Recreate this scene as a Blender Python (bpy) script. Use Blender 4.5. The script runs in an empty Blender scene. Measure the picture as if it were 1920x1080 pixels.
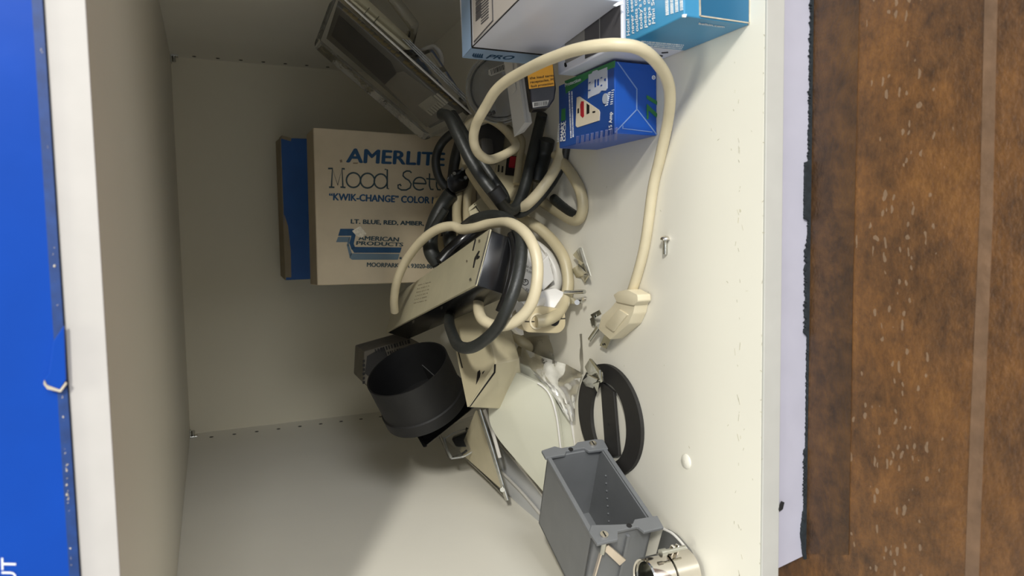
import bpy, bmesh, math, random
from mathutils import Vector, Matrix, Euler
random.seed(7)
S = bpy.context.scene
C = S.collection

# ---------------------------------------------------------------- camera
FP = 1303.0                                    # focal length in pixels of the 1920 frame
R = Matrix(((-0.01731847, -0.99720873, -0.07262799),
            (-0.40006808, -0.05965927, 0.91454158),
            (-0.91632178, 0.0448946, -0.39791817)))   # world axes seen from the tilted phone
cam_d = bpy.data.cameras.new('camera'); cam = bpy.data.objects.new('camera', cam_d); C.objects.link(cam)
right = R @ Vector((1, 0, 0)); up = R @ Vector((0, -1, 0)); back = R @ Vector((0, 0, -1))
cam.matrix_world = Matrix(((right.x, up.x, back.x, 0), (right.y, up.y, back.y, 0), (right.z, up.z, back.z, 0), (0, 0, 0, 1)))
cam_d.sensor_width = 36; cam_d.lens = FP / 1920 * 36; cam_d.clip_start = .01; cam_d.clip_end = 50
cam_d.dof.use_dof = True; cam_d.dof.focus_distance = .52; cam_d.dof.aperture_fstop = 16
S.camera = cam
# ---------------------------------------------------------------- light
S.view_settings.view_transform = 'Standard'; S.view_settings.look = 'None'
S.view_settings.gamma = 1; S.view_settings.use_curve_mapping = False
S.view_settings.exposure = 0.0
w = bpy.data.worlds.new('room'); S.world = w; w.use_nodes = True
w.node_tree.nodes['Background'].inputs[0].default_value = (.86, .92, 1, 1)
w.node_tree.nodes['Background'].inputs[1].default_value = .76
def area(name, loc, target, sx, sy, power, col):
    d = bpy.data.lights.new(name, 'AREA'); d.shape = 'RECTANGLE'; d.size = sx; d.size_y = sy; d.energy = power; d.color = col
    o = bpy.data.objects.new(name, d); C.objects.link(o); o.location = loc
    o.rotation_euler = (Vector(target) - Vector(loc)).to_track_quat('-Z', 'Y').to_euler(); return o
area('ceiling_panel_front', (1.45, -1.75, 1.06), (-.1, .6, -.2), .36, .12, 62, (1, .975, .90))
area('side_fill', (1.7, -1.8, .0), (0, .7, -.15), 1.2, .8, 30, (.97, .98, 1))  # added soft fill from the right front, brightens the left and back walls
area('ceiling_panel_overhead', (.1, -.16, 1.75), (0, .2, -.26), .9, .3, 14, (1, 1, .86))

# ---------------------------------------------------------------- placing helpers
def ray(u, v): return R @ Vector((u - 960, v - 540, FP))
def PY(u, v, y): d = ray(u, v); return d * (y / d.y)
def PX(u, v, x): d = ray(u, v); return d * (x / d.x)
def PZ(u, v, z): d = ray(u, v); return d * (z / d.z)
def PP(u, v, p, n): d = ray(u, v); return d * (Vector(p).dot(n) / d.dot(n))
FZ = -.262; TOPZ = .033; XR = .2365; XL = -.252; YB = 1.0; YF = .276; RZ = -.2935

# ---------------------------------------------------------------- materials
def lin(c): return tuple((x / 12.92 if x <= .04045 else ((x + .055) / 1.055) ** 2.4) for x in c)
MATS = {}
def mat(name, rgb, rough=.5, metal=0., var=.06, scale=40, bump=.0, bscale=300, alpha=1., trans=0., spec=.5, coat=0.):
    if name in MATS: return MATS[name]
    m = bpy.data.materials.new(name); m.use_nodes = True; nt = m.node_tree; b = nt.nodes['Principled BSDF']
    c = lin(tuple(x / 255 for x in rgb))
    tc = nt.nodes.new('ShaderNodeTexCoord'); n = nt.nodes.new('ShaderNodeTexNoise'); n.inputs['Scale'].default_value = scale; n.inputs['Detail'].default_value = 5
    nt.links.new(tc.outputs['Object'], n.inputs['Vector'])
    r = nt.nodes.new('ShaderNodeValToRGB'); r.color_ramp.elements[0].position = .3; r.color_ramp.elements[1].position = .7
    r.color_ramp.elements[0].color = (*[x * (1 - var) for x in c], 1); r.color_ramp.elements[1].color = (*[min(1, x * (1 + var)) for x in c], 1)
    nt.links.new(n.outputs['Fac'], r.inputs['Fac']); nt.links.new(r.outputs['Color'], b.inputs['Base Color'])
    b.inputs['Roughness'].default_value = rough; b.inputs['Metallic'].default_value = metal
    b.inputs['Alpha'].default_value = alpha; b.inputs['Transmission Weight'].default_value = trans; b.inputs['Specular IOR Level'].default_value = spec
    b.inputs['Coat Weight'].default_value = coat
    if bump:
        n2 = nt.nodes.new('ShaderNodeTexNoise'); n2.inputs['Scale'].default_value = bscale; n2.inputs['Detail'].default_value = 3
        nt.links.new(tc.outputs['Object'], n2.inputs['Vector'])
        bp = nt.nodes.new('ShaderNodeBump'); bp.inputs['Strength'].default_value = bump; bp.inputs['Distance'].default_value = .001
        nt.links.new(n2.outputs['Fac'], bp.inputs['Height']); nt.links.new(bp.outputs['Normal'], b.inputs['Normal'])
    MATS[name] = m; return m
M_CAB = mat('cabinet_melamine', (229, 225, 212), .42, var=.02, scale=9)
M_CABB = mat('cabinet_back_panel', (226, 219, 196), .6, var=.02, scale=9)
M_EDGE = mat('cabinet_edge_band', (192, 188, 182), .45, var=.03, scale=60)
M_EDGE2 = mat('shelf_edge_band', (188, 187, 180), .45, var=.03, scale=60)
M_PLINTH = mat('plinth_board', (180, 178, 190), .35, var=.03, scale=60)
M_DARK = mat('dark_gap', (26, 25, 25), .8, var=.3, scale=200)
M_CREAM = mat('cream_vinyl_cord', (206, 194, 163), .4, var=.05, scale=60, bump=.15, bscale=200)
M_CREAM2 = mat('aged_cream_cord', (184, 172, 140), .42, var=.07, scale=60, bump=.15, bscale=200)
M_WCORD = mat('white_vinyl_cord', (204, 201, 194), .4, var=.03)
M_BCORD = mat('black_rubber_cord', (38, 40, 38), .45, var=.25, scale=90, bump=.2, bscale=400)
M_PLUG = mat('cream_plug_plastic', (216, 205, 176), .4, var=.03)
M_BLACK = mat('black_plastic', (16, 16, 17), .55, var=.15, scale=80, bump=.1)
M_BLACKG = mat('black_gloss_plastic', (18, 18, 19), .22, var=.1)
M_BEIGE = mat('beige_enamel', (178, 171, 144), .38, var=.06, scale=50)
M_BEIGE2 = mat('cream_enamel', (200, 190, 160), .38, var=.05, scale=50)
M_GREY = mat('grey_pvc', (112, 114, 116), .45, var=.05, scale=60)
M_GREYD = mat('grey_pvc_shade', (112, 114, 117), .5, var=.05)
M_STEEL = mat('zinc_steel', (196, 196, 190), .2, metal=1., var=.12, scale=150, bump=.1)
M_CHROME = mat('chrome', (225, 220, 212), .09, metal=1., var=.03)
M_BRASS = mat('pale_wing_steel', (226, 212, 196), .3, metal=.7, var=.1)
M_CARD = mat('aged_carton', (186, 172, 146), .8, var=.10, scale=26, bump=.15, bscale=250)
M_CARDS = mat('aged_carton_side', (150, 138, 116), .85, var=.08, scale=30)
M_NAVY = mat('navy_print', (22, 66, 100), .7, var=.12, scale=120)
M_TEALP = mat('teal_print', (40, 62, 70), .7, var=.12, scale=120)
M_GREYP = mat('blue_grey_print', (92, 112, 124), .7, var=.08)
M_BLUEB = mat('blue_board', (16, 84, 158), .5, var=.08, scale=30)
M_BIGBLUE = mat('glossy_blue_board', (0, 66, 164), .3, var=.12, scale=14, bump=.2, bscale=30, spec=.3)
M_WHITEP = mat('white_print', (240, 242, 244), .6, var=.02)
M_KRAFT = mat('torn_kraft_paper', (190, 180, 160), .9, var=.2, scale=200)
M_WBOX = mat('glossy_white_board', (224, 226, 236), .3, var=.02)
M_PALEBLUE = mat('pale_blue_board', (150, 176, 206), .35, var=.05)
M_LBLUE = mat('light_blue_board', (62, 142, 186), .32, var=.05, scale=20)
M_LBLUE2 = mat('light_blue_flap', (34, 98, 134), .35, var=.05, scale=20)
M_GBLUE = mat('royal_blue_board', (20, 82, 178), .3, var=.06, scale=25)
M_GBLUE2 = mat('deep_blue_board', (38, 78, 150), .35, var=.06, scale=25)
M_GREEN = mat('green_print', (52, 128, 74), .5, var=.1)
M_LILAC = mat('pale_violet_print', (128, 136, 196), .5, var=.25, scale=900)
M_RED = mat('red_plastic', (170, 40, 50), .4)
M_DGREY = mat('dark_grey_print', (74, 72, 74), .4, var=.05)
M_MGREY = mat('mid_grey_print', (140, 138, 134), .4, var=.05)
M_ORANGE = mat('orange_print', (238, 168, 40), .45, var=.06)
M_INK = mat('black_ink', (22, 20, 20), .6)
M_PLATE = mat('white_wall_plate', (196, 195, 178), .3, var=.02)
M_RACE = mat('white_pvc', (212, 209, 203), .35, var=.02)
M_RUBBER = mat('matte_black_rubber', (36, 34, 32), .65, var=.12, scale=120, bump=.1)
M_LABEL = mat('white_paper_label', (226, 226, 220), .6, var=.04)
def clear(name, rgb, alpha, rough=.12):
    if name in MATS: return MATS[name]
    m = bpy.data.materials.new(name); m.use_nodes = True; nt = m.node_tree; nt.nodes.remove(nt.nodes['Principled BSDF'])
    out = nt.nodes['Material Output']; tr = nt.nodes.new('ShaderNodeBsdfTransparent'); tr.inputs[0].default_value = (.93, .93, .92, 1)
    gl_ = nt.nodes.new('ShaderNodeBsdfGlossy'); gl_.inputs['Roughness'].default_value = rough; gl_.inputs['Color'].default_value = (.9, .9, .9, 1)
    df = nt.nodes.new('ShaderNodeBsdfDiffuse'); df.inputs['Color'].default_value = (*lin([x / 255 for x in rgb]), 1)
    tc = nt.nodes.new('ShaderNodeTexCoord'); n = nt.nodes.new('ShaderNodeTexNoise'); n.inputs['Scale'].default_value = 70; n.inputs['Detail'].default_value = 4; nt.links.new(tc.outputs['Object'], n.inputs['Vector'])
    bp = nt.nodes.new('ShaderNodeBump'); bp.inputs['Strength'].default_value = .4; bp.inputs['Distance'].default_value = .002; nt.links.new(n.outputs['Fac'], bp.inputs['Height']); nt.links.new(bp.outputs[0], gl_.inputs['Normal'])
    fr = nt.nodes.new('ShaderNodeFresnel'); fr.inputs['IOR'].default_value = 1.5; nt.links.new(bp.outputs[0], fr.inputs['Normal'])
    mn = nt.nodes.new('ShaderNodeMapRange'); nt.links.new(n.outputs['Fac'], mn.inputs[0]); mn.inputs[1].default_value = .3; mn.inputs[2].default_value = .7; mn.inputs[3].default_value = alpha * .7; mn.inputs[4].default_value = alpha * 1.3
    m1 = nt.nodes.new('ShaderNodeMixShader'); m2 = nt.nodes.new('ShaderNodeMixShader')
    nt.links.new(mn.outputs[0], m1.inputs[0]); nt.links.new(tr.outputs[0], m1.inputs[1]); nt.links.new(df.outputs[0], m1.inputs[2])
    nt.links.new(fr.outputs[0], m2.inputs[0]); nt.links.new(m1.outputs[0], m2.inputs[1]); nt.links.new(gl_.outputs[0], m2.inputs[2]); nt.links.new(m2.outputs[0], out.inputs[0])
    MATS[name] = m; return m
M_CLEAR = clear('clear_blister_plastic', (150, 150, 146), .05, .1)
M_CLEAR2 = clear('clear_plastic_edge', (200, 200, 194), .42, .12)
M_BAG = clear('cloudy_polythene', (210, 207, 196), .72, .35)
# brown floor: stained, speckled boards
def brown(name='stained_brown_floor', d=1., splash=.62):
    m = bpy.data.materials.new(name); m.use_nodes = True; nt = m.node_tree; L = nt.links; b = nt.nodes['Principled BSDF']
    tc = nt.nodes.new('ShaderNodeTexCoord')
    def noise(sc, stretch=(1, 1, 1), det=8, rough=.6):
        mp = nt.nodes.new('ShaderNodeMapping'); mp.inputs['Scale'].default_value = stretch; L.new(tc.outputs['Object'], mp.inputs['Vector'])
        n = nt.nodes.new('ShaderNodeTexNoise'); n.inputs['Scale'].default_value = sc; n.inputs['Detail'].default_value = det; n.inputs['Roughness'].default_value = rough
        L.new(mp.outputs[0], n.inputs['Vector']); return n.outputs['Fac']
    def ramp(f, stops):
        r = nt.nodes.new('ShaderNodeValToRGB'); e = r.color_ramp.elements
        e[0].position, e[0].color = stops[0][0], (*lin([x / 255 for x in stops[0][1]]), 1); e[1].position, e[1].color = stops[-1][0], (*lin([x / 255 for x in stops[-1][1]]), 1)
        for p, c in stops[1:-1]: q = e.new(p); q.color = (*lin([x / 255 for x in c]), 1)
        L.new(f, r.inputs['Fac']); return r.outputs['Color']
    def mix(f, a, c):
        x = nt.nodes.new('ShaderNodeMix'); x.data_type = 'RGBA'; L.new(f, x.inputs['Factor']); L.new(a, x.inputs['A']); L.new(c, x.inputs['B']); return x.outputs['Result']
    base = ramp(noise(19, (1, 1.3, 1), 14, .78), [(.36, tuple(d * x for x in (44, 30, 22))), (.46, tuple(d * x for x in (84, 56, 32))), (.54, tuple(d * x for x in (112, 74, 38))), (.66, tuple(d * x for x in (146, 100, 50)))])
    fine = ramp(noise(95, (.8, 1.3, 1), 8, .8), [(.35, tuple(d * x for x in (62, 42, 26))), (.7, tuple(d * x for x in (136, 94, 52)))])
    half = nt.nodes.new('ShaderNodeValue'); half.outputs[0].default_value = .45
    col = mix(half.outputs[0], base, fine)
    v = nt.nodes.new('ShaderNodeTexVoronoi'); v.inputs['Scale'].default_value = 330; v.inputs['Randomness'].default_value = 1
    mp = nt.nodes.new('ShaderNodeMapping'); mp.inputs['Scale'].default_value = (.45, 1, 1); L.new(tc.outputs['Object'], mp.inputs['Vector'])
    wn = nt.nodes.new('ShaderNodeTexNoise'); wn.inputs['Scale'].default_value = 120; L.new(tc.outputs['Object'], wn.inputs['Vector'])
    wm = nt.nodes.new('ShaderNodeVectorMath'); wm.operation = 'MULTIPLY_ADD'; L.new(wn.outputs['Color'], wm.inputs[0]); wm.inputs[1].default_value = (.005, .005, 0); L.new(mp.outputs[0], wm.inputs[2]); L.new(wm.outputs[0], v.inputs['Vector'])
    lt = nt.nodes.new('ShaderNodeMath'); lt.operation = 'LESS_THAN'; lt.inputs[1].default_value = .26; L.new(v.outputs['Distance'], lt.inputs[0])
    sx = nt.nodes.new('ShaderNodeSeparateXYZ'); L.new(tc.outputs['Object'], sx.inputs[0])
    dy = nt.nodes.new('ShaderNodeMath'); dy.operation = 'SUBTRACT'; dy.inputs[1].default_value = SPLASH; L.new(sx.outputs['Y'], dy.inputs[0])
    ab = nt.nodes.new('ShaderNodeMath'); ab.operation = 'ABSOLUTE'; L.new(dy.outputs[0], ab.inputs[0])
    l2 = nt.nodes.new('ShaderNodeMath'); l2.operation = 'MULTIPLY_ADD'; l2.inputs[1].default_value = -22; l2.inputs[2].default_value = splash; L.new(ab.outputs[0], l2.inputs[0])
    sc = nt.nodes.new('ShaderNodeSeparateColor'); L.new(v.outputs['Color'], sc.inputs[0])
    l3 = nt.nodes.new('ShaderNodeMath'); l3.operation = 'LESS_THAN'; L.new(sc.outputs[0], l3.inputs[0]); L.new(l2.outputs[0], l3.inputs[1])
    ml = nt.nodes.new('ShaderNodeMath'); ml.operation = 'MULTIPLY'; L.new(lt.outputs[0], ml.inputs[0]); L.new(l3.outputs[0], ml.inputs[1])
    m8 = nt.nodes.new('ShaderNodeMath'); m8.operation = 'MULTIPLY'; m8.inputs[1].default_value = .6; L.new(ml.outputs[0], m8.inputs[0])
    spot = nt.nodes.new('ShaderNodeRGB'); spot.outputs[0].default_value = (*lin((140/255, 118/255, 96/255)), 1)
    col = mix(m8.outputs[0], col, spot.outputs[0])
    L.new(col, b.inputs['Base Color'])
    rr = nt.nodes.new('ShaderNodeMapRange'); L.new(noise(30), rr.inputs[0]); rr.inputs[3].default_value = .3; rr.inputs[4].default_value = .55; L.new(rr.outputs[0], b.inputs['Roughness'])
    bp = nt.nodes.new('ShaderNodeBump'); bp.inputs['Strength'].default_value = .35; bp.inputs['Distance'].default_value = .0012; L.new(noise(300, (1, 1.5, 1), 3), bp.inputs['Height']); L.new(bp.outputs[0], b.inputs['Normal'])
    return m

# ---------------------------------------------------------------- object helpers
OFF = {}
def root(name, label, cat, loc, group=None):
    o = bpy.data.objects.new(name, None); C.objects.link(o); o.empty_display_size = .01; o.location = loc
    o['label'] = label; o['category'] = cat
    if group: o['group'] = group
    OFF[o] = Vector(loc); return o
def link(name, bm, m, parent=None, smooth=False, label=None, cat=None, group=None, kind=None):
    """bm is in world coordinates"""
    bmesh.ops.recalc_face_normals(bm, faces=bm.faces)
    me = bpy.data.meshes.new(name)
    if parent is not None: off = OFF[parent]
    else:
        vs = [v.co for v in bm.verts]
        off = Vector(((min(v.x for v in vs) + max(v.x for v in vs)) / 2, (min(v.y for v in vs) + max(v.y for v in vs)) / 2, min(v.z for v in vs)))
    for v in bm.verts: v.co -= off
    bm.to_mesh(me); bm.free()
    if isinstance(m, (list, tuple)):
        for x in m: me.materials.append(x)
    else: me.materials.append(m)
    if smooth:
        me.polygons.foreach_set('use_smooth', [True] * len(me.polygons))
        me.set_sharp_from_angle(angle=math.radians(42))
    o = bpy.data.objects.new(name, me); C.objects.link(o)
    if parent is not None: o.parent = parent; OFF[o] = off
    else: o.location = off; OFF[o] = off.copy()
    if label: o['label'] = label
    if cat: o['category'] = cat
    if group: o['group'] = group
    if kind: o['kind'] = kind
    return o
def child(name, bm, m, parent, smooth=False, label=None):
    # a part keeps its thing's origin; a sub-part (parent is itself a part) sits at the same origin
    o = link(name, bm, m, parent, smooth, label)
    return o
def bevel(bm, w, seg=2, edges=None):
    if w > 0: bmesh.ops.bevel(bm, geom=list(edges or bm.edges), offset=w, segments=seg, profile=.5, affect='EDGES', clamp_overlap=True)
    return bm
def box(p, Rm, d, bev=0, bm=None):
    """box with corner p, axes columns of Rm, dims d"""
    b = bmesh.new()
    vs = {}
    for i in (0, 1):
        for j in (0, 1):
            for k in (0, 1): vs[i, j, k] = b.verts.new(Vector(p) + Rm @ Vector((i * d[0], j * d[1], k * d[2])))
    for f in (((0,0,0),(0,1,0),(1,1,0),(1,0,0)), ((0,0,1),(1,0,1),(1,1,1),(0,1,1)), ((0,0,0),(1,0,0),(1,0,1),(0,0,1)), ((0,1,0),(0,1,1),(1,1,1),(1,1,0)), ((0,0,0),(0,0,1),(0,1,1),(0,1,0)), ((1,0,0),(1,1,0),(1,1,1),(1,0,1))):
        b.faces.new([vs[x] for x in f])
    bevel(b, bev)
    if bm is not None: merge(bm, b); return bm
    return b
def merge(a, b):
    me = bpy.data.meshes.new('tmp'); b.to_mesh(me); b.free(); a.from_mesh(me); bpy.data.meshes.remove(me); return a
I3 = Matrix.Identity(3)
def aabb(x0, x1, y0, y1, z0, z1, bev=0): return box((x0, y0, z0), I3, (x1 - x0, y1 - y0, z1 - z0), bev)
def prism(pts, vec, bev=0, scale=1., seg=2):
    """closed polygon pts extruded by vec (far end scaled about its centre)"""
    b = bmesh.new(); pts = [Vector(p) for p in pts]; c = sum(pts, Vector()) / len(pts)
    a = [b.verts.new(p) for p in pts]; d = [b.verts.new(c + (p - c) * scale + Vector(vec)) for p in pts]
    b.faces.new(a); b.faces.new(d[::-1])
    for i in range(len(pts)): j = (i + 1) % len(pts); b.faces.new((a[i], d[i], d[j], a[j]))
    bmesh.ops.recalc_face_normals(b, faces=b.faces)
    bevel(b, bev, seg); return b
def slab(px, p, n, th, bev=0):
    """outline given as seen in the photo, laid on the plane (p, n) and given thickness th away from the viewer"""
    n = Vector(n).normalized(); pts = [PP(u, v, p, n) for u, v in px]
    if n.dot(pts[0]) < 0: n = -n
    return prism(pts, n * th, bev)
def rounded(pts, r, seg=5):
    """round the corners of a world polygon"""
    out = []; N = len(pts)
    for i in range(N):
        p = Vector(pts[i]); a = Vector(pts[i - 1]); c = Vector(pts[(i + 1) % N])
        ra = min(r, (a - p).length * .45); rc = min(r, (c - p).length * .45)
        s = p + (a - p).normalized() * ra; e = p + (c - p).normalized() * rc
        for k in range(seg + 1):
            t = k / seg; out.append((1 - t) ** 2 * s + 2 * t * (1 - t) * p + t * t * e)
    return out
def spline(pts, n=10):
    pts = [Vector(p) for p in pts]; P = [pts[0] * 2 - pts[1]] + pts + [pts[-1] * 2 - pts[-2]]; out = []
    for i in range(1, len(P) - 2):
        a, b_, c, d = P[i - 1:i + 3]
        for k in range(n):
            t = k / n
            out.append(.5 * ((2 * b_) + (c - a) * t + (2 * a - 5 * b_ + 4 * c - d) * t * t + (3 * b_ - a - 3 * c + d) * t ** 3))
    out.append(P[-2]); return out
def tube(pts, r, n=10, sides=14, flat=1., smooth=True, bm=None, raw=False):
    path = [Vector(p) for p in pts] if raw else spline(pts, n)
    b = bm or bmesh.new(); rings = []
    t0 = (path[1] - path[0]).normalized(); nrm = t0.orthogonal().normalized()
    for i, p in enumerate(path):
        t = (path[min(i + 1, len(path) - 1)] - path[max(i - 1, 0)]).normalized()
        nrm = (nrm - t * nrm.dot(t)).normalized(); bi = t.cross(nrm)
        rr = r[min(int(i * len(r) / len(path)), len(r) - 1)] if isinstance(r, (list, tuple)) else r
        rings.append([b.verts.new(p + nrm * math.cos(2 * math.pi * k / sides) * rr + bi * math.sin(2 * math.pi * k / sides) * rr * flat) for k in range(sides)])
    for i in range(len(rings) - 1):
        for k in range(sides): b.faces.new((rings[i][k], rings[i][(k + 1) % sides], rings[i + 1][(k + 1) % sides], rings[i + 1][k]))
    b.faces.new(rings[0][::-1]); b.faces.new(rings[-1]); return b
def cyl(a, b_, r, sides=24, bev=0): 
    a = Vector(a); b_ = Vector(b_); t = (b_ - a).normalized(); n = t.orthogonal().normalized(); m = t.cross(n)
    return prism([a + (n * math.cos(2 * math.pi * k / sides) + m * math.sin(2 * math.pi * k / sides)) * r for k in range(sides)], b_ - a, 0)
def lathe(prof, o, axis, sides=48):
    """closed profile [(radius, height)] revolved about axis"""
    o = Vector(o); t = Vector(axis).normalized(); n = t.orthogonal().normalized(); m = t.cross(n); b = bmesh.new(); rings = []
    for k in range(sides):
        d = n * math.cos(2 * math.pi * k / sides) + m * math.sin(2 * math.pi * k / sides)
        rings.append([b.verts.new(o + d * r + t * h) for r, h in prof])
    for k in range(sides):
        A, B = rings[k], rings[(k + 1) % sides]
        for i in range(len(prof)): j = (i + 1) % len(prof); b.faces.new((A[i], A[j], B[j], B[i]))
    return b
def view_dir(p): return Vector(p).normalized()
def FL(u, v, h=0.): return PZ(u, v, FZ + h)
def cordpath(pts, r):
    out = []
    for u, v, y in pts:
        p = PY(u, v, y)
        if p.z < FZ + r: p = PZ(u, v, FZ + r)
        out.append(p)
    return out

FONT = None
def text(parent, name, body, plane, P0, P1, P2, m, bold=.0, label=None, lift=.00025, spacing=1., shear=0.):
    """lettering laid on a face: baseline start, baseline end and cap height above the start as the photo shows them"""
    p, n = Vector(plane[0]), Vector(plane[1]).normalized()
    a = PP(*P0, p, n); b_ = PP(*P1, p, n); c = PP(*P2, p, n)
    cu = bpy.data.curves.new('t', 'FONT'); cu.body = body; cu.size = 1; cu.space_character = spacing; cu.shear = shear; cu.resolution_u = 3
    o = bpy.data.objects.new('t', cu); me = bpy.data.meshes.new_from_object(o)
    xs = [v.co.x for v in me.vertices]; ys = [v.co.y for v in me.vertices]
    x0, x1 = min(xs), max(xs); cap = .72 * (body.count('\n') * 1.0 + 1) if '\n' not in body else None
    y0 = 0 if '\n' not in body else min(ys); cap = .7 if '\n' not in body else (max(ys) - min(ys))
    toward = -n if n.dot(a) > 0 else n
    bm = bmesh.new(); base = [v.co.copy() for v in me.vertices]
    for ki, k in enumerate(((0, 0),) if bold <= 0 else ((-1, 0), (1, 0), (0, .6), (0, -.6))):
        for v, q in zip(me.vertices, base):
            s = (q.x - x0 + k[0] * bold) / (x1 - x0); t = (q.y - y0 + k[1] * bold) / cap
            v.co = a + (b_ - a) * s + (c - a) * t + toward * (lift + .00004 * ki)
        bm.from_mesh(me)
    bpy.data.meshes.remove(me); bpy.data.objects.remove(o); bpy.data.curves.remove(cu)
    return child(name, bm, m, parent, label=label)
def decal(parent, name, px, plane, m, lift=.0002, label=None):
    p, n = Vector(plane[0]), Vector(plane[1]).normalized(); pts = [PP(u, v, p, n) for u, v in px]
    toward = -n if n.dot(pts[0]) > 0 else n
    return child(name, prism([q for q in pts], toward * lift), m, parent, label=label)
SPLIT = {'small_print', 'mounting_slot', 'rivet', 'side_screw', 'seam_line', 'outlet_slots', 'picture_slots', 'flap_crease', 'black_button_picture', 'border_line'}
def decals(parent, name, polys, plane, m, lift=.0002, label=None):
    if len(polys) <= 9 and name in SPLIT:
        for px in polys: decal(parent, name, px, plane, m, lift, label)
        return
    bm = bmesh.new(); p, n = Vector(plane[0]), Vector(plane[1]).normalized()
    for px in polys:
        pts = [PP(u, v, p, n) for u, v in px]; toward = -n if n.dot(pts[0]) > 0 else n
        merge(bm, prism(pts, toward * lift))
    return child(name, bm, m, parent, label=label)
def bars(p0, p1, p2, n, frac=.5, rnd=0.):
    """n little bars between p0->p1, each reaching along p2 (pixels)"""
    out = []; dx, dy = (p1[0] - p0[0]) / n, (p1[1] - p0[1]) / n; ex, ey = p2
    for i in range(n):
        f = frac * (1 + rnd * random.uniform(-1, 1)); a = (p0[0] + dx * i, p0[1] + dy * i); b_ = (a[0] + dx * f, a[1] + dy * f)
        out.append([a, b_, (b_[0] + ex, b_[1] + ey), (a[0] + ex, a[1] + ey)])
    return out
X = Vector((1, 0, 0)); Y = Vector((0, 1, 0)); Z = Vector((0, 0, 1))

# ================================================================ THE CABINET
def struct(name, bm, m, **k): return link(name, bm, m, kind='structure', **k)
struct('ceiling', aabb(XL + .0009, XR - .0009, .268, YB - .001, TOPZ, .0441, .0004), [M_CAB])
struct('trim_1', aabb(XL - .015, XR + .015, .2665, .268, TOPZ - .0002, .0443, .0003), M_EDGE)
struct('wall_back', aabb(XL - .015, XR + .015, YB, YB + .01, -.3, .25), M_CABB)
wr = struct('wall_right', aabb(XR, XR + .015, .268, YB, -.2935, .35), M_CAB)
wl = struct('wall_left', aabb(XL - .015, XL, .268, YB, -.2935, .35), M_CAB)
def holes(x, px, n, par, sgn):
    a = PX(*px[0], x); b_ = PX(*px[1], x); bm = bmesh.new()
    for i in range(n):
        c = Vector((x, a.y + (b_.y - a.y) / (len(range(px[2])) or 1) * 0 + 0, a.z - .0277 * i)); c.y = a.y
        merge(bm, cyl(c, c + X * sgn * .0003, .0024, 16))
    child('shelf_pin_hole_row', bm, M_DARK, par)
holes(XR, ((364, 105.7), (408, 109), 1), 10, wr, -1)
holes(XL, ((396.4, 819.5), (439, 814.8), 1), 10, wl, 1)
SHELF = struct('floor', aabb(XL, XR, YF + .0012, YB, FZ - .0114, FZ, .0003), M_CAB)
struct('trim_2', aabb(XL - .015, XR + .02, YF - .0004, YF + .0012, FZ - .0115, FZ + .00005, .0003), M_EDGE2)
# plinth board, its left end cut at a slant
zt = FZ - .0115
pl = [Vector((-.1800, YF + .001, zt)), Vector((.35, YF + .001, zt)), Vector((.35, YF + .001, RZ)), Vector((-.1765, YF + .001, RZ))]
struct('trim_3', prism([(-.1812, YF + .001, zt - .00003), (XR + .02, YF + .001, zt - .00003), (XR + .02, YF + .001, RZ), (-.1778, YF + .001, RZ)], (0, .012, 0), .0003), M_PLINTH)
# ragged black edge along the plinth foot
random.seed(3)
bm = bmesh.new(); top = []; N = 420
for i in range(N + 1):
    x = -.179 + (.13 + .179) * i / N; s = (x + .179) / .309
    h = .0012 + .0011 * random.random() * (1.6 if random.random() < .25 else 1)
    if .60 < s < .70: h = .0042 + .0004 * random.random()
    if .40 < s < .56: h = .0020 + .0020 * random.random()
    if .20 < s < .40: h *= .55
    if s < .10: h = .0012 + .004 * (1 - abs(s - .05) / .05) * .6 + .0005 * random.random()
    top.append((x, h))
pts = [(x, YF + .0008, RZ + h) for x, h in top] + [(.13, YF + .0008, RZ), (-.179, YF + .0008, RZ)]
struct('trim_4', prism(pts, (0, -.0014, 0)), mat('torn_black_underlay', (28, 34, 38), .9, var=.4, scale=300))
SPLASH = PZ(1680, 540, RZ).y
f = aabb(-.9, .9, -.55, .30, RZ - .01, RZ)
M_FLOOR = brown(); 
fo = link('floor', f, M_FLOOR, kind='structure')
# floor material works in its object space: shift so that its y is the room y
SPLASH_LOCAL = SPLASH - fo.location.y
for n in M_FLOOR.node_tree.nodes:
    if n.type == 'MATH' and n.operation == 'SUBTRACT': n.inputs[1].default_value = SPLASH_LOCAL
# darker-toned strip along the plinth and pale worn strip on the floor
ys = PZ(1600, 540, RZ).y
M_DBAND = brown('dark_floor_strip', .72, .30)
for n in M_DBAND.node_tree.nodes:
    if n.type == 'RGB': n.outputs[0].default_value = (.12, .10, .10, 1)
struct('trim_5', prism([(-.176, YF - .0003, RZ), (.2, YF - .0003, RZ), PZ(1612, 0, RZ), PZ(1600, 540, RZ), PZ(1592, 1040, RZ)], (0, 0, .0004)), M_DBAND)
M_PBAND = mat('worn_pale_floor_strip', (112, 86, 64), .5, var=.22, scale=90, bump=.3, bscale=240)
struct('trim_6', prism([PZ(1848, -60, RZ), PZ(1872, -60, RZ), PZ(1862, 400, RZ), PZ(1846, 800, RZ), PZ(1834, 1140, RZ), PZ(1808, 1140, RZ), PZ(1820, 800, RZ), PZ(1838, 400, RZ)], (0, 0, .0003)), M_PBAND)

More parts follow.
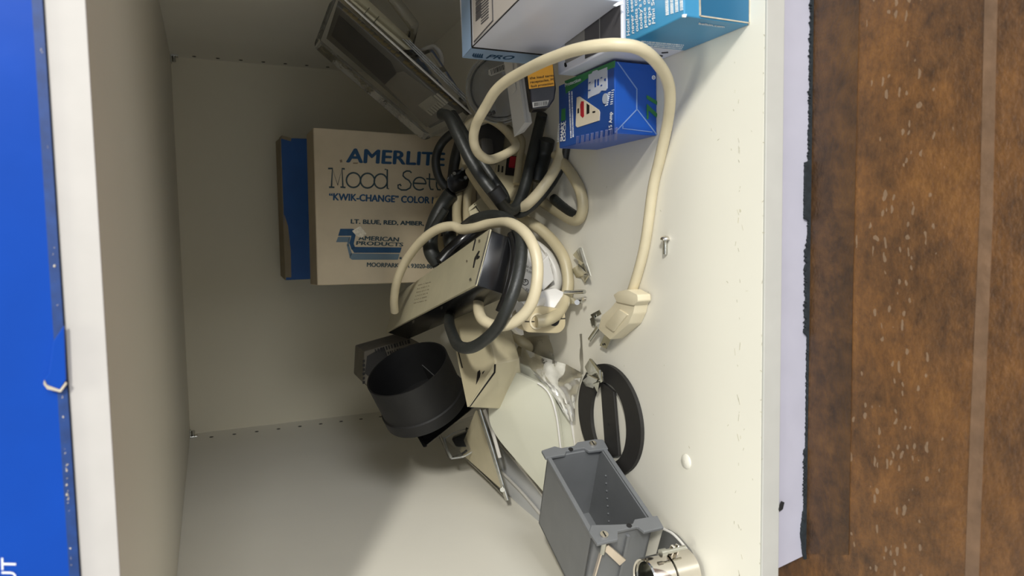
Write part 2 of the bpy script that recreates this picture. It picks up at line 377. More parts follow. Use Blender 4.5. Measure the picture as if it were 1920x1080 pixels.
# shelf pins in the two upper back corners
def shelf_pin(u, v, x, sgn, label):
    a = PX(u, v, x); a.z = min(a.z, TOPZ - .004); r = root('shelf_pin', label, 'shelf pin', (a.x, a.y, a.z - .004), 'metal shelf pins under the upper shelf')
    child('pin', cyl(a - X * sgn * .002, a + X * sgn * .008, .0022, 16), M_STEEL, r, True)
    child('bracket', aabb(min(a.x, a.x + sgn * .0015), max(a.x, a.x + sgn * .0015), a.y - .006, a.y + .006, a.z - .005, TOPZ - .0002, .0003), M_STEEL, r)
    child('support_tongue', aabb(min(a.x, a.x + sgn * .009), max(a.x, a.x + sgn * .009), a.y - .005, a.y + .005, TOPZ - .0016, TOPZ - .0002, .0002), M_STEEL, r)
shelf_pin(324, 104, XR, -1, 'small metal shelf pin in the darker back corner, on the clamshell side')
shelf_pin(358, 819, XL, 1, 'small metal shelf pin in the back corner on the empty side of the cabinet')

random.seed(21); bm = bmesh.new()
for i in range(90):
    v = random.uniform(-10, 1090)
    u = random.choice((1386 + random.gauss(0, 2.5), 1386 + random.gauss(0, 6), 1434 - v * .008 + random.gauss(0, 1), random.uniform(1080, 1425)))
    c = FL(u, v); a_ = random.uniform(-.5, .5) + (math.pi / 2 if abs(u - 1386) < 9 else random.uniform(0, 3)); L_ = random.uniform(.0004, .0022 if abs(u - 1386) < 8 else .0009)
    q = Matrix.Rotation(a_ - math.pi / 2, 3, 'Z')
    merge(bm, box(c + q @ Vector((-L_, -.00011, .00004)), q, (2 * L_, .00022 * random.uniform(.5, 1.4), .00006)))
sm = link('scuff_marks', bm, mat('scuff_grey', (176, 170, 146), .6, var=.3, scale=200), bpy.data.objects['floor'] if 0 else SHELF, kind='stuff')

# ================================================================ BIG BLUE BOX ON THE UPPER SHELF
yb = .2661
bb = root('blue_carton', 'large glossy blue cardboard carton with a torn edge on the upper shelf', 'box', (0, yb, .0445))
pts = []
random.seed(5)
for i in range(61):
    x = -.235 + .47 * i / 60
    dz = .0006 * random.random()
    pts.append((x, dz))
child('carton_body', aabb(-.235, .2315, yb, .56, .0450, .26, .0012), M_BIGBLUE, bb, False)
# dented, crumpled lower edge with torn spots
bm = bmesh.new()
for i in range(110):
    v = random.uniform(0, 1080); v = v if random.random() > .5 else random.choice((80, 280, 520, 900)) + random.gauss(0, 50)
    u = 76 + (138 - 76) * v / 1080 - 2 + random.uniform(-1.5, 1.5); s = random.uniform(.6, 1.5)
    c = PY(u, v, yb); k = .00028 * s
    merge(bm, box(c - Vector((k, .0003, k * .8)), Euler((random.random(), random.random(), 0)).to_matrix(), (k * 2, .0006, k * random.uniform(.6, 1.6))))
child('torn_edge_flecks', bm, M_KRAFT, bb, label='pale frayed flecks')
child('torn_flap', slab([(100, 640), (120, 610), (124, 712), (112, 731), (84, 722), (83, 712), (92, 700), (96, 670)], (0, yb - .0022, 0), Y, .0012, .0002), M_BIGBLUE, bb)
child('torn_paper_rim', slab([(83, 712), (88, 722), (112, 731), (123, 716), (126, 720), (114, 736), (88, 730), (81, 720)], (0, yb - .0026, 0), Y, .001, .0002), M_KRAFT, bb, label='torn brown paper rim')
child('bottom_fold', prism([(-.235, yb - .0008, .0445), (-.235, yb + .002, .0445), (-.235, yb + .002, .0475), (-.235, yb - .0001, .0475)], (.466, 0, 0)), mat('blue_board_fold', (14, 52, 110), .5, var=.2, scale=200), bb)
text(bb, 'lettering', 'OUT', ((0, yb, 0), Y), (32, 1128), (30, 1046), (4, 1128), M_WHITEP, .0)

# ================================================================ CARTONS AT THE BACK
def mbox(p, rows, d, bev=0): return box(p, Matrix(rows), d, bev)
# blue box against the back wall
a = .049
Rb = Matrix(((.9988, .049, 0), (-.049, .9988, 0), (0, 0, 1)))
pb = Vector((-.0495, .9283, FZ)); nb = Rb @ Vector((0, -1, 0)); db = (.1788, .060, .1732)
bl = root('blue_box', 'plain blue box with a scuffed beige rim, half hidden behind the cream carton', 'box', (pb.x + .09, pb.y + .03, FZ))
child('box_body', box(pb, Rb, db, .0008), M_BLUEB, bl)
child('top_panel', box(pb + Rb @ Vector((0, .0, db[2] - .0006)), Rb, (db[0], db[1], .0012), .0003), M_CARDS, bl, label='beige cardboard top panel')
decal(bl, 'torn_corner', [(533, 402), (540, 424), (545, 470), (546, 520), (536, 520), (533, 470)], (pb, nb), M_CARDS, .0008, 'scraped pale strip')
child('corner_flap', box(pb + Rb @ Vector((db[0] - .004, -.001, db[2] - .012)), Rb @ Euler((0, .25, 0)).to_matrix(), (.004, .03, .012), .0003), M_CARDS, bl)
# cream Amerlite carton
Ra = Matrix(((.9993, -.0322, .0168), (.0329, .9986, -.0424), (-.0154, .0429, .999))); pa = Vector((-.0452, .6868, -.2598)); da = (.1494, .0376, .166)
na = Ra @ Vector((0, -1, 0)); PA = (pa, na)
am = root('lens_carton', 'aged cream cardboard carton with navy lettering and a striped logo, standing upright', 'box', (pa.x + .075, pa.y + .02, FZ))
child('box_body', box(pa, Ra, da, .0009), M_CARD, am)
child('side_panel', box(pa + Ra @ Vector((.0006, .0008, da[2] - .0003)), Ra, (da[0] - .0012, da[1] - .0016, .0006)), M_CARDS, am)
text(am, 'title_lettering', 'AMERLITE', PA, (650, 304), (832, 311), (652, 278), M_NAVY, .035)
def arc(cx, cy, rx, ry, a0=0, a1=360, n=20): return [(cx + rx * math.cos(math.radians(a0 + (a1 - a0) * k / n)), cy + ry * math.sin(math.radians(a0 + (a1 - a0) * k / n))) for k in range(n + 1)]
def strokes(par, name, lines, plane, m, wd, ox, oy, k):
    bm = bmesh.new(); p, n = Vector(plane[0]), Vector(plane[1]).normalized()
    for ln in lines:
        pts = [PP(ox + x * k, oy + y * k, p, n) for x, y in ln]
        tube(pts, wd, sides=6, flat=1., raw=True, bm=bm)
    child(name, bm, m, par)
for nm, ln in (('letter_m', [[(405, 440), (410, 335), (440, 428), (465, 335), (470, 440)], [(386, 334), (412, 334)], [(391, 440), (421, 441)], [(463, 335), (480, 336)], [(456, 440), (484, 442)]]),
               ('letter_o', [arc(530, 400, 40, 42)]), ('letter_o', [arc(610, 403, 40, 42)]),
               ('letter_d', [arc(685, 406, 37, 41), [(708, 339), (722, 340), (722, 448), (731, 449)]]),
               ('letter_s', [[(860, 358), (850, 349), (832, 348), (815, 358), (812, 375), (826, 390), (846, 402), (858, 422), (852, 444), (830, 456), (802, 456), (784, 445), (783, 428), (796, 424), (800, 434)]]),
               ('letter_e', [[(870, 417), (942, 421)] + arc(906, 420, 36, 36, 0, -310, 22)]),
               ('letter_t', [[(963, 362), (962, 432), (970, 452), (985, 453)], [(944, 392), (988, 395)]]),
               ('letter_t', [[(1003, 364), (1002, 434), (1010, 454), (1025, 455)], [(988, 395), (1026, 397)]])):
    strokes(am, nm, ln, PA, M_TEALP, .0008, 488, 206, .3296)
text(am, 'subtitle_lettering', '\u201cKWIK-CHANGE\u201d COLOR LENSES', PA, (617, 375), (856, 383), (617.5, 362), M_NAVY, .045)
text(am, 'colour_list_lettering', 'LT. BLUE, RED, AMBER, GREEN', PA, (658, 419), (838, 424), (658.3, 411), M_TEALP, .05)
text(am, 'maker_lettering', 'AMERICAN', PA, (672, 450), (747, 453), (673, 442), M_TEALP, .04)
text(am, 'maker_lettering', 'PRODUCTS', PA, (668, 459), (755, 462), (669, 452), M_TEALP, .04)
text(am, 'address_lettering', 'MOORPARK, CA 93020-8815 USA', PA, (688, 500), (842, 504), (688.3, 492), M_TEALP, .04)
decals(am, 'logo_dark_band', [[(638, 429), (662, 429), (659, 442), (634, 442)], [(662, 429), (668, 433), (668, 437), (659, 442)], [(659, 441), (668, 435), (663, 458), (655, 456)], [(655, 456), (663, 457), (666, 464), (659, 468)], [(659, 466), (665, 463), (753, 464), (750, 474), (664, 474)]], PA, M_NAVY, .00026)
decals(am, 'logo_grey_band', [[(634, 444), (657, 444), (654, 454), (630, 454)], [(654, 446), (657, 444), (654, 462), (650, 460)], [(650, 459), (654, 458), (660, 476), (656, 484)], [(657, 475), (749, 476), (746, 487), (660, 487), (655, 483)]], PA, M_GREYP, .00022)
decal(am, 'torn_sticker', [(660, 433), (675, 424), (687, 438), (678, 446), (668, 442)], PA, mat('pale_sticker', (214, 206, 186), .8, var=.2, scale=400), .0004, 'small torn pale sticker')
decals(am, 'registered_mark', [[(749, 482), (753, 482), (753, 486), (749, 486)]], PA, M_TEALP)
decals(am, 'scuff_mark', [[(637, 300), (641, 299), (642, 304), (638, 305)], [(662, 305), (672, 305), (670, 307), (662, 307)]], PA, mat('brown_scuff', (120, 104, 84), .8))

# ================================================================ BOXES AT THE RIGHT WALL
# white carton with grey top, flat on the shelf
wt = root('white_carton', 'flat white carton with a dark grey printed top, pinned under the glossy white box', 'box', (.145, .38, FZ))
zt = -.2193
child('box_body', aabb(.1078, .205, .3425, .421, FZ + .0001, zt, .0008), M_WBOX, wt)
PT = ((0, 0, zt), Z)
def top_rect(x0, x1, y0, y1, z, m, name, par, l=None, th=.0003):
    return child(name, aabb(x0, x1, y0, y1, z, z + th), m, par, label=l)
top_rect(.1125, .2045, .384, .410, zt, M_MGREY, 'grey_panel', wt)
top_rect(.1095, .2045, .3435, .384, zt, M_DGREY, 'dark_panel', wt)
top_rect(.1096, .2045, .3655, .3662, zt + .0003, M_MGREY, 'panel_line', wt)
decals(wt, 'symbol', [[(1059, 118), (1062, 117), (1062, 123), (1059, 124)], [(1060, 120), (1063, 121), (1063, 125), (1060, 126)]], PT, M_INK, .0004)
decals(wt, 'small_print', [[(1240, 98), (1253, 97), (1253, 99), (1241, 100)], [(1233, 102), (1243, 104), (1242, 106), (1236, 105)]], ((.1078, 0, 0), X), M_INK)
# glossy white PRO box
Rp = Matrix(((.9965, -.084, 0), (.084, .9965, 0), (0, 0, 1))); pp = Vector((.1305, .3411, zt + .0004)); dp = (.096, .1084, .0569)
pr = root('white_blue_box', 'glossy white box with pale blue bands lying on the dark topped carton', 'box', (.175, .4, zt))
child('box_body', box(pp, Rp, dp, .0008), M_WBOX, pr)
nS = Rp @ Vector((-1, 0, 0)); PS = (pp, nS); pT = pp + Vector((0, 0, dp[2])); PTP = (pT, Z)
decal(pr, 'blue_band', [(868, 108), (884.5, 89), (1029, 104), (1011, 121.5)], PS, M_PALEBLUE, .0002, 'pale blue side band')
decal(pr, 'blue_band', [(867.5, 108), (884, 89), (880, -60), (864, -60)], PTP, M_PALEBLUE, .0002, 'pale blue end band')
decal(pr, 'grey_panel', [(888, 82), (980, -9), (980, -60), (884, -60)], PTP, mat('warm_grey_print', (196, 188, 180), .4, var=.04), .0002)
decals(pr, 'border_line', [[(884.6, 89.5), (884.6, 87.7), (1028, 102.6), (1027, 104)], ], PS, M_INK, .0004)
decals(pr, 'border_line', [[(884.6, 88.5), (886.2, 86), (882.5, -60), (881, -60)], [(885, 88), (887, 88), (980, -6), (978, -6)]], PTP, M_INK, .0004)
decals(pr, 'barcode', bars((893, 40), (893, -30), (10, -9), 22, .5, .4) + bars((903, 46), (903, -30), (14, -13), 14, .35, .3), PTP, mat('grey_ink', (84, 82, 84), .6), .0005)
decals(pr, 'panel_outline', [[(889, 78), (890.5, 79), (925.5, 39.5), (924.5, 38)], [(924.5, 39), (926, 39), (924, -40), (922.5, -40)]], PTP, mat('grey_ink', (84, 82, 84), .6), .0005)
text(pr, 'brand_lettering', 'PRO', PS, (911, 108.5), (961, 111), (915, 101.5), M_NAVY, .03, shear=.3)
decals(pr, 'emblem', [[(885 + 4 * i, 103.5 + .35 * i), (888 + 4 * i, 99 + .35 * i), (890 + 4 * i, 99.5 + .35 * i), (888 + 4 * i, 107 + .35 * i)] for i in range(5)] + [[(886, 105), (906, 106.5), (904, 108), (890, 107)]], PS, M_NAVY, .0003)
child('torn_corner', slab([(1150, 10), (1158, 4), (1165, 2), (1170, 8), (1162, 9), (1156, 12)], PY(1160, 6, .338), Y, .001), M_WHITEP, pr, label='ragged white corner')

# light blue box
lb = root('light_blue_box', 'light blue box with white lettering, the carton nearest the front shelf edge', 'box', (.14, .315, FZ))
x0, y0, y1, z1 = .1076, .2884, .3412, -.2208
child('box_body', aabb(x0, .1720, y0, y1, FZ + .0001, z1, .0006), M_LBLUE, lb)
PLT = ((0, 0, z1), Z); PLS = ((x0, 0, 0), X); PLF = ((0, y0, 0), Y)
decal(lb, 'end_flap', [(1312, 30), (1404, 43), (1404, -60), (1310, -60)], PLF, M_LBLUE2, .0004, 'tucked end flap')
decals(lb, 'flap_crease', [[(1312, 29), (1313, 31.5), (1404, 44.5), (1404, 42.5)], [(1311, 30), (1313, 30), (1311, -60), (1309, -60)], [(1403, 46), (1407, 46), (1407, -60), (1403, -60)]], PLF, M_KRAFT, .0006)
child('worn_corner', prism([PP(1280, 27, (0, y0, 0), Y) + Vector((0, -.0005, 0)), PP(1287, 27, (0, y0, 0), Y) + Vector((0, -.0005, 0)), PP(1285, 33, (0, y0, 0), Y) + Vector((0, -.0005, 0)), PP(1280, 32, (0, y0, 0), Y) + Vector((0, -.0005, 0))], (0, .001, 0)), M_WHITEP, lb, label='worn white corner')
for i, (s, ln) in enumerate((('Hotel rooms', 64), ('never seem', 62), ('outlets to c', 62), ("today's tra", 62), ('peace of m', 62), ('trips or v', 62), ('Mini Surge', 62))):
    u = 1180.5 + 7.9 * i; v = 66 - 3.7 * i
    text(lb, 'lettering', s, PLT, (u + 1.5, v), (u - 1.5, v - 72), (u - 4.5, v + 1), M_WHITEP, .02)
for i in range(4):
    decals(lb, 'small_print', bars((1249 + 9 * i, 29 - 3 * i), (1247 + 9 * i, -35), (5, -1.5), 20, .6, .3), PLT, M_WHITEP, .0003)
text(lb, 'web_lettering', 'belkin.com', PLS, (1310, 44.5), (1358, 51), (1311, 41), M_WHITEP, .01)
for i in range(4):
    decals(lb, 'fine_print', bars((1203 + 13 * i * .6, 76.5 + 4.1 * i), (1284 - 2 * i, 84 + 3.2 * i), (-1, 1.3), 24, .7, .3), PLS, M_WHITEP, .0003)

# royal blue box of the wall outlet
gb = root('royal_blue_box', 'small royal blue box with a white outlet picture inside the bend of the thick cord', 'box', (.084, .406, FZ))
gx0, gx1, gy0, gy1, gz = .0622, .1058, .3694, .4425, -.2312
child('box_body', aabb(gx0, gx1, gy0, gy1, FZ + .0001, gz, .0006), M_GBLUE, gb)
GT = ((0, 0, gz), Z); GF = ((0, gy0, 0), Y); GS = ((gx0, 0, 0), X)
top_rect(gx0 + .0004, gx1 - .0004, gy0 + .0004, gy1 - .0004, gz, M_GBLUE2, 'printed_panel', gb)
decal(gb, 'green_patch', [(1060, 152), (1154, 113.5), (1153, 126), (1104, 146), (1062, 176)], GT, M_GREEN, .0005)
text(gb, 'heading_lettering', 'Protection', GT, (1061.5, 163), (1091, 152), (1061, 156.5), M_WHITEP, .02, lift=.0008)
decals(gb, 'outlet_picture', [[(1105, 140), (1111, 138), (1113, 134), (1121, 131), (1123, 133), (1140, 126), (1140, 166), (1137, 170), (1129, 170), (1125, 175), (1118, 178), (1111, 181), (1104, 185)]], GT, mat('picture_white', (196, 202, 214), .4), .0007)
decals(gb, 'picture_slots', [[(1106, 155), (1109, 153.5), (1109, 155.5), (1106, 157)], [(1105, 169), (1109, 168), (1109, 170), (1105, 171)], [(1128, 146), (1131, 144.5), (1131, 146.5), (1128, 147.5)], [(1128, 160), (1131, 158.5), (1131, 161), (1128, 162)], [(1117, 150), (1119.5, 149), (1119.5, 163), (1117, 164)], [(1122, 149), (1125, 148), (1125, 160), (1122, 161)], [(1135, 148), (1138, 147), (1138, 152), (1135, 152)]], GT, M_GBLUE2, .0009)
bm = bmesh.new(); c = PP(1136.5, 185, GT[0], Z); merge(bm, cyl(c, c + Z * .0009, .0032, 24)); child('seal_picture', bm, mat('picture_grey', (176, 184, 196), .4), gb)
decals(gb, 'small_print', bars((1146, 172), (1140, 199), (-5, 2), 7, .5, .3) + bars((1152, 168), (1149, 198), (-4, 1), 7, .4, .3) + bars((1067, 172), (1070.5, 260), (2, -.8), 30, .65, .3) + bars((1072, 172), (1074.5, 258), (2, -.8), 30, .65, .3), GT, M_WHITEP, .0005)
decals(gb, 'receptacle_picture', [[(1083, 183), (1088, 181), (1124, 206), (1126, 211), (1125, 226), (1084, 239), (1081, 236)]], GT, mat('picture_cream', (226, 214, 190), .4), .0007)
decals(gb, 'red_button_picture', [[(1092, 190), (1096.5, 190), (1097, 218), (1094.5, 221), (1090.5, 217), (1090, 196)]], GT, M_RED, .0009)
decals(gb, 'black_button_picture', [[(1102, 194), (1107, 197.5), (1107, 212), (1102, 214.5)], [(1085, 204), (1087.5, 203), (1087.5, 212), (1085, 213)], [(1113, 209), (1118, 208), (1118, 211), (1113, 212)]], GT, M_INK, .0009)
text(gb, 'brand_lettering', 'LEVITON', GT, (1050, 265.5), (1052, 232), (1046.5, 266.5), M_WHITEP, .01, lift=.0008)
text(gb, 'title_lettering', 'SMART', GT, (1057.5, 264), (1059, 228), (1052.5, 265.5), M_WHITEP, .06, lift=.0008)
decal(gb, 'green_block', [(1053, 228), (1061, 225), (1061, 203), (1054, 205)], GT, M_GREEN, .0005)
text(gb, 'title_lettering', 'LOCK', GT, (1062, 263.5), (1063, 226), (1058, 264.5), M_WHITEP, .04, lift=.0008)
text(gb, 'rating_lettering', '15 Amp', GT, (1149.5, 242), (1150, 210), (1143.5, 243.5), M_WHITEP, .04, lift=.0008)
decals(gb, 'flap_crease', [[(1156, 116), (1158, 116), (1194, 166), (1193, 168)], [(1192.5, 166), (1194.5, 166), (1194.5, 206), (1192.5, 206)], [(1192.5, 205), (1194.5, 206), (1153.5, 249), (1152, 248)], [(1193, 205), (1195, 205), (1232, 252), (1230, 253)], [(1167, 236), (1168, 235), (1168, 242), (1166.5, 242)], [(1167, 241.5), (1168, 240.5), (1223, 247), (1222, 248.5)]], GF, mat('blue_fold_highlight', (120, 150, 205), .4), .0004)
c = PP(1225, 145.5, GF[0], Y)
bm = lathe([(.0008, 0), (.0008, .0004), (.0013, .0004), (.0013, 0)], c - Y * .0005, Y, 20); merge(bm, cyl(c - Y * .0005, c, .0004, 10))
child('ring_mark', bm, M_WHITEP, gb)
text(gb, 'flap_lettering', '7/', GF, (1231, 222), (1231, 180), (1212, 222), M_GREEN, .03)
decals(gb, 'side_print', [p for i in range(9) for p in bars((1080 + i * 9, 271.5 - i * 1.1), (1086 + i * 9, 270.5 - i * 1.1), (1, -16 - .9 * i), 3, .5, .5)], GS, M_LILAC, .0003)

# ================================================================ THE CLEAR CLAMSHELL WITH ITS ADAPTER
q0, q1, q2, q3 = PY(650, 4, .605), PY(884, 214, .60), PY(803, 252, .655), PY(601, 78, .66)
ex = (q1 - q0).normalized(); nC = ex.cross((q2 - q1)).normalized()
if nC.dot(q0) < 0: nC = -nC
q0 = q0 - ex * .035; q3 = q3 - ex * .035 * 0
ctr = (q0 + q1 + q2 + q3) / 4
def on_card(u, v): return PP(u, v, ctr, nC)
CP = (ctr, nC)
cardpx = [(632, -14), (884, 214), (803, 252), (598, 76)]
cs = root('clamshell_pack', 'long clear plastic clamshell pack with a dark printed card leaning in the upper back corner', 'packaging', FL(870, 190))
child('insert_card', prism([on_card(u, v) for u, v in ((634, 2), (872, 208), (806, 240), (612, 72))], nC * .0008), mat('card_print_grey', (96, 92, 84), .6, var=.15, scale=60), cs)
cardp = (ctr - nC * .0004, nC)
decal(cs, 'photo_panel', [(622, 66), (636, 28), (733, 116), (744, 138), (722, 158)], CP, mat('photo_black', (44, 40, 38), .5, var=.3, scale=60), .0006, 'nearly black printed panel')
decal(cs, 'pale_panel', [(722, 158), (744, 136), (757, 133), (856, 206), (800, 238)], CP, mat('card_print_pale', (128, 122, 110), .6, var=.1), .0006)
decals(cs, 'barcode', bars((785, 196), (812, 176), (14, 12), 1, .9) + [[(786 + 4.6 * i, 198 - 3.2 * i), (788.6 + 4.6 * i, 196 - 3.2 * i), (812 + 4.6 * i * .9, 214 - 3.2 * i), (809.6 + 4.6 * i * .9, 216 - 3.2 * i)] for i in range(8)], CP, mat('card_lines', (190, 184, 166), .6), .0009)
bm = bmesh.new(); random.seed(11)
for i in range(26):
    t = i / 25; u = 648 + t * 205; v = 18 + t * 175
    if .48 < t < .56: continue
    c = on_card(u, v); s = .0016 + .0012 * random.random()
    merge(bm, prism([c + ex * s + (q2 - q1).normalized() * s * .6, c + ex * s - (q2 - q1).normalized() * s, c - ex * s, c - ex * s * .7 + (q2 - q1).normalized() * s], -nC * .0014))
child('gold_lettering', bm, mat('dull_gold_print', (132, 116, 74), .5, var=.2), cs)
qq = [on_card(u, v) for u, v in cardpx]
front = [p - nC * .012 for p in qq]
def shell(pts, vec, th=.0006):
    b = bmesh.new(); pts = [Vector(p) for p in pts]
    a = [b.verts.new(p) for p in pts]; d = [b.verts.new(p + vec) for p in pts]
    b.faces.new(d)
    for i in range(len(pts)): j = (i + 1) % len(pts); b.faces.new((a[i], a[j], d[j], d[i]))
    bevel(b, .0012, 3, [e for e in b.edges if len(e.link_faces) == 2]); return b
child('front_blister', shell(rounded([p - nC * .001 for p in qq], .006, 3), -nC * .010), M_CLEAR, cs, True)
backpx = [(640, -20), (868, 186), (856, 198), (622, -12)]
up_ = (X * .9 + Y * .05 + Z * .3).normalized()
edge0, edge1 = qq[0], qq[1]
wv = (PY(792, 42, .63) - PY(760, 98, .62))
child('flange', tube([edge0, edge0.lerp(edge1, .5), edge1], .0015, 6, 8, .5), mat('folded_plastic_edge', (236, 232, 224), .15), cs, True, 'bright folded plastic flange')
child('flange', tube([qq[3], qq[3].lerp(qq[2], .5), qq[2]], .0017, 6, 8, .6), M_CLEAR2, cs, True)
child('flange', tube([qq[3], qq[3].lerp(qq[0], .5), qq[0]], .0014, 6, 8, .6), M_CLEAR2, cs, True)
e = [edge0.lerp(edge1, t) for t in (.02, .42)]
bk = [e[0] + nC * .002, e[1] + nC * .002, e[1] + nC * .030, e[0] + nC * .030]
child('back_blister', prism([PY(655, -12, .61), PY(777, 92, .61), PY(789, 44, .625), PY(740, -22, .625)], Vector((.004, .035, .0)), .004), M_CLEAR, cs, True)
child('back_shell', prism([edge0.lerp(edge1, .45), edge1, PY(868, 178, .62), PY(812, 92, .63)], Vector((0, .012, 0)), .001), M_CLEAR, cs, True)
for t0, k in ((.4, 5), (.45, 11), (.5, 17)):
    a = PY(750 + k, 72 + k * .2, .612); b_ = PY(874, 196 - k * .9, .612)
    child('moulded_rib', tube([a, a.lerp(b_, .5), b_], .0007, 4, 6), M_CLEAR2, cs, True)
ad = root('plug_adapter', 'beige plug-in adapter with two thin metal prongs inside the clear clamshell', 'adapter', PY(700, 40, .63))
child('adapter_body', prism(rounded([PY(640, -14, .618), PY(667, -22, .618), PY(775, 78, .618), PY(771, 92, .618), PY(762, 94, .618)], .002), Vector((.002, .022, 0)), .0008), mat('pale_adapter_plastic', (240, 230, 196), .4), ad, True)
for (a1, b1) in (((678, 31), (692, 14)), ((697, 46), (710, 30))):
    a = PY(*a1, .617); b_ = PY(*b1, .617)
    child('prong', prism([a, a + (a - b_).orthogonal().normalized() * .0008, b_ + (a - b_).orthogonal().normalized() * .0008, b_], (0, .006, 0)), M_STEEL, ad)
child('cable_loop', tube([PY(790, 96, .64), PY(812, 88, .645), PY(826, 102, .645), PY(828, 124, .64), PY(822, 140, .635)], .0024, 8, 10), M_WCORD, ad, True, 'white cable loop')

# ================================================================ ROUND CONTAINER, TRIM STRIP, ORANGE PACK
cD = PY(936, 165, .545); axD = (-cD.normalized() + Vector((.0, 0, .25))).normalized()
rd = root('round_container', 'round clear plastic container with a barcode sticker beneath the white and pale blue box', 'container', (cD.x, cD.y + .015, FZ))
rD = .0282
child('lid', lathe([(0.0004, 0), (0.0004, -.0008), (rD * .84, -.0008), (rD * .88, .0012), (rD * .97, .0012), (rD, -.0005), (rD, 0), (rD * .97, .0022), (rD * .87, .0022), (rD * .83, 0)], cD, axD, 56), clear('clouded_clear_lid', (150, 150, 144), .22, .15), rd, True)
child('container_body', lathe([(rD * .93, -.001), (rD * .9, -.030), (.0004, -.030), (.0004, -.028), (rD * .86, -.028), (rD * .89, -.001)], cD, axD, 56), clear('grey_clear_tub', (92, 90, 84), .5, .2), rd, True)
child('rim_ring', lathe([(rD * .96, -.004), (rD * 1.03, -.004), (rD * 1.03, -.001), (rD * .96, -.001)], cD, axD, 56), M_CLEAR2, rd, True)
decal(rd, 'sticker', [(916, 131), (950, 117), (952, 131), (921, 143), (916, 140)], (cD + axD * .0004, axD), mat('grey_sticker', (176, 172, 162), .6), .0003, 'barcode sticker')
decals(rd, 'barcode', bars((920, 131), (950, 119), (1.5, 9), 11, .5, .5), (cD + axD * .0004, axD), M_INK, .0005)
text(rd, 'lettering', '28', (cD + axD * .0004, axD), (919, 217), (929, 213), (917, 210), M_INK, .02)

ts = root('plastic_trim_strip', 'short white plastic channel strip upright behind the thick cream cord', 'trim strip', PY(980, 255, .53))
e0 = [PY(964, 257, .50), PY(984, 230, .486), PY(998, 230, .486), PY(983, 248, .497)]
vec = PY(943, 105, .52) - PY(964, 257, .50)
child('channel_body', prism(e0, vec, .0002), M_RACE, ts)
for k in (.02, .62):
    pA = e0[1].lerp(e0[2], k); pB = e0[1].lerp(e0[2], k + .34); f_ = -view_dir(pA) * .0012
    child('channel_lip', prism([pA, pB, pB + f_, pA + f_], vec, .0001), M_RACE, ts)
pA = e0[0].lerp(e0[1], .35) + vec * .45; pB = e0[0].lerp(e0[1], .7) + vec * .45; f_ = -view_dir(pA) * .0016
child('inner_channel', prism([pA, pB, pB + f_, pA + f_], vec * .55, .0002), M_RACE, ts)

op = root('orange_black_pack', 'black box with an orange printed panel and a barcode behind the thick cord', 'box', PY(1018, 200, .52))
yo = .475
child('box_body', slab([(986, 122), (1037, 117), (1043, 165), (1040, 186), (1029, 202), (998, 205), (994, 180)], (0, yo, 0), Y - Z * .3, .014, .001), mat('black_box_gloss', (22, 20, 28), .25), op)
PO = (Vector((0, yo, 0)), (Y - Z * .3).normalized())
decal(op, 'orange_panel', [(987, 124), (1036, 120), (1039, 161), (992, 167)], PO, M_ORANGE, .0006)
for i, s in enumerate(('the load term', 'receptacles, M', 'fault protection')):
    text(op, 'lettering', s, PO, (993 + i, 149.5 + 7.6 * i), (1037, 144 + 7.4 * i), (993 + i, 145 + 7.6 * i), M_INK, .01, lift=.0009)
decal(op, 'barcode_label', [(998, 192), (1029, 188), (1026, 198), (999, 202)], PO, M_MGREY, .0006)
decals(op, 'barcode', bars((1001, 193), (1027, 190), (0, 7), 12, .45, .5), PO, M_INK, .0009)

# ================================================================ POWER STRIPS
Rs = Matrix(((.2298, .9091, .3476), (-.9732, .2114, .0903), (.0086, -.3591, .9333))); ps = Vector((-.1081, .7295, -.1946)); ds = (.2906, .042, .0257)
sa = root('power_strip', 'long power strip seen from its plain beige back, with a glossy black end', 'power strip', (-.05, .6, -.21))
child('housing', box(ps, Rs, (ds[0], ds[1], ds[2] * .96), .0015), M_BLACKG, sa, True, 'glossy black housing')
child('back_plate', box(ps + Rs @ Vector((-.0004, -.0004, ds[2] * .96 - .0002)), Rs, (ds[0] + .0004, ds[1] + .0008, ds[2] * .04 + .0008), .0004), M_BEIGE, sa, False, 'beige back plate')
PSA = (ps + Rs @ Vector((0, 0, ds[2] + .0006)), Rs @ Vector((0, 0, 1)))
decals(sa, 'mounting_slot', [[(898, 470), (900, 471), (896, 480), (892, 488), (889, 502), (887, 502), (890, 484)], [(896, 479), (900, 480), (899, 484), (894, 487)], [(891, 448), (893, 449), (888, 470), (886, 470)], [(740, 577), (744, 574), (744, 577), (740, 580)]], PSA, M_INK, .0003)
decals(sa, 'rivet', [[(898, 450), (901, 449), (901, 454), (898, 455)], [(881, 523), (884, 521), (885, 526), (881, 527)], [(875, 488), (877, 488), (877, 491), (875, 491)]], PSA, M_STEEL, .0005)
bm_ = []
for i in range(6):
    v = 534 + i * 6.8; u = 784 - i * 1.6
    bm_ += bars((u, v), (u + 24, v - 6), (0, 1.6), 7, .7, .4)
decals(sa, 'embossed_print', bm_, PSA, mat('faded_print', (140, 132, 110), .6), .0002)
decals(sa, 'side_screw', [[(773, 602), (777, 600), (777, 604), (773, 606)], [(826, 576), (830, 574), (830, 578), (826, 580)]], (ps, Rs @ Vector((0, -1, 0))), M_STEEL, .0004)
child('edge_nick', tube([ps + Rs @ Vector((ds[0], y, ds[2] + .0003)) for y in (0, .014, .03, .042)], .0006, 6, 6), M_STEEL, sa, True, 'worn bright metal edge')

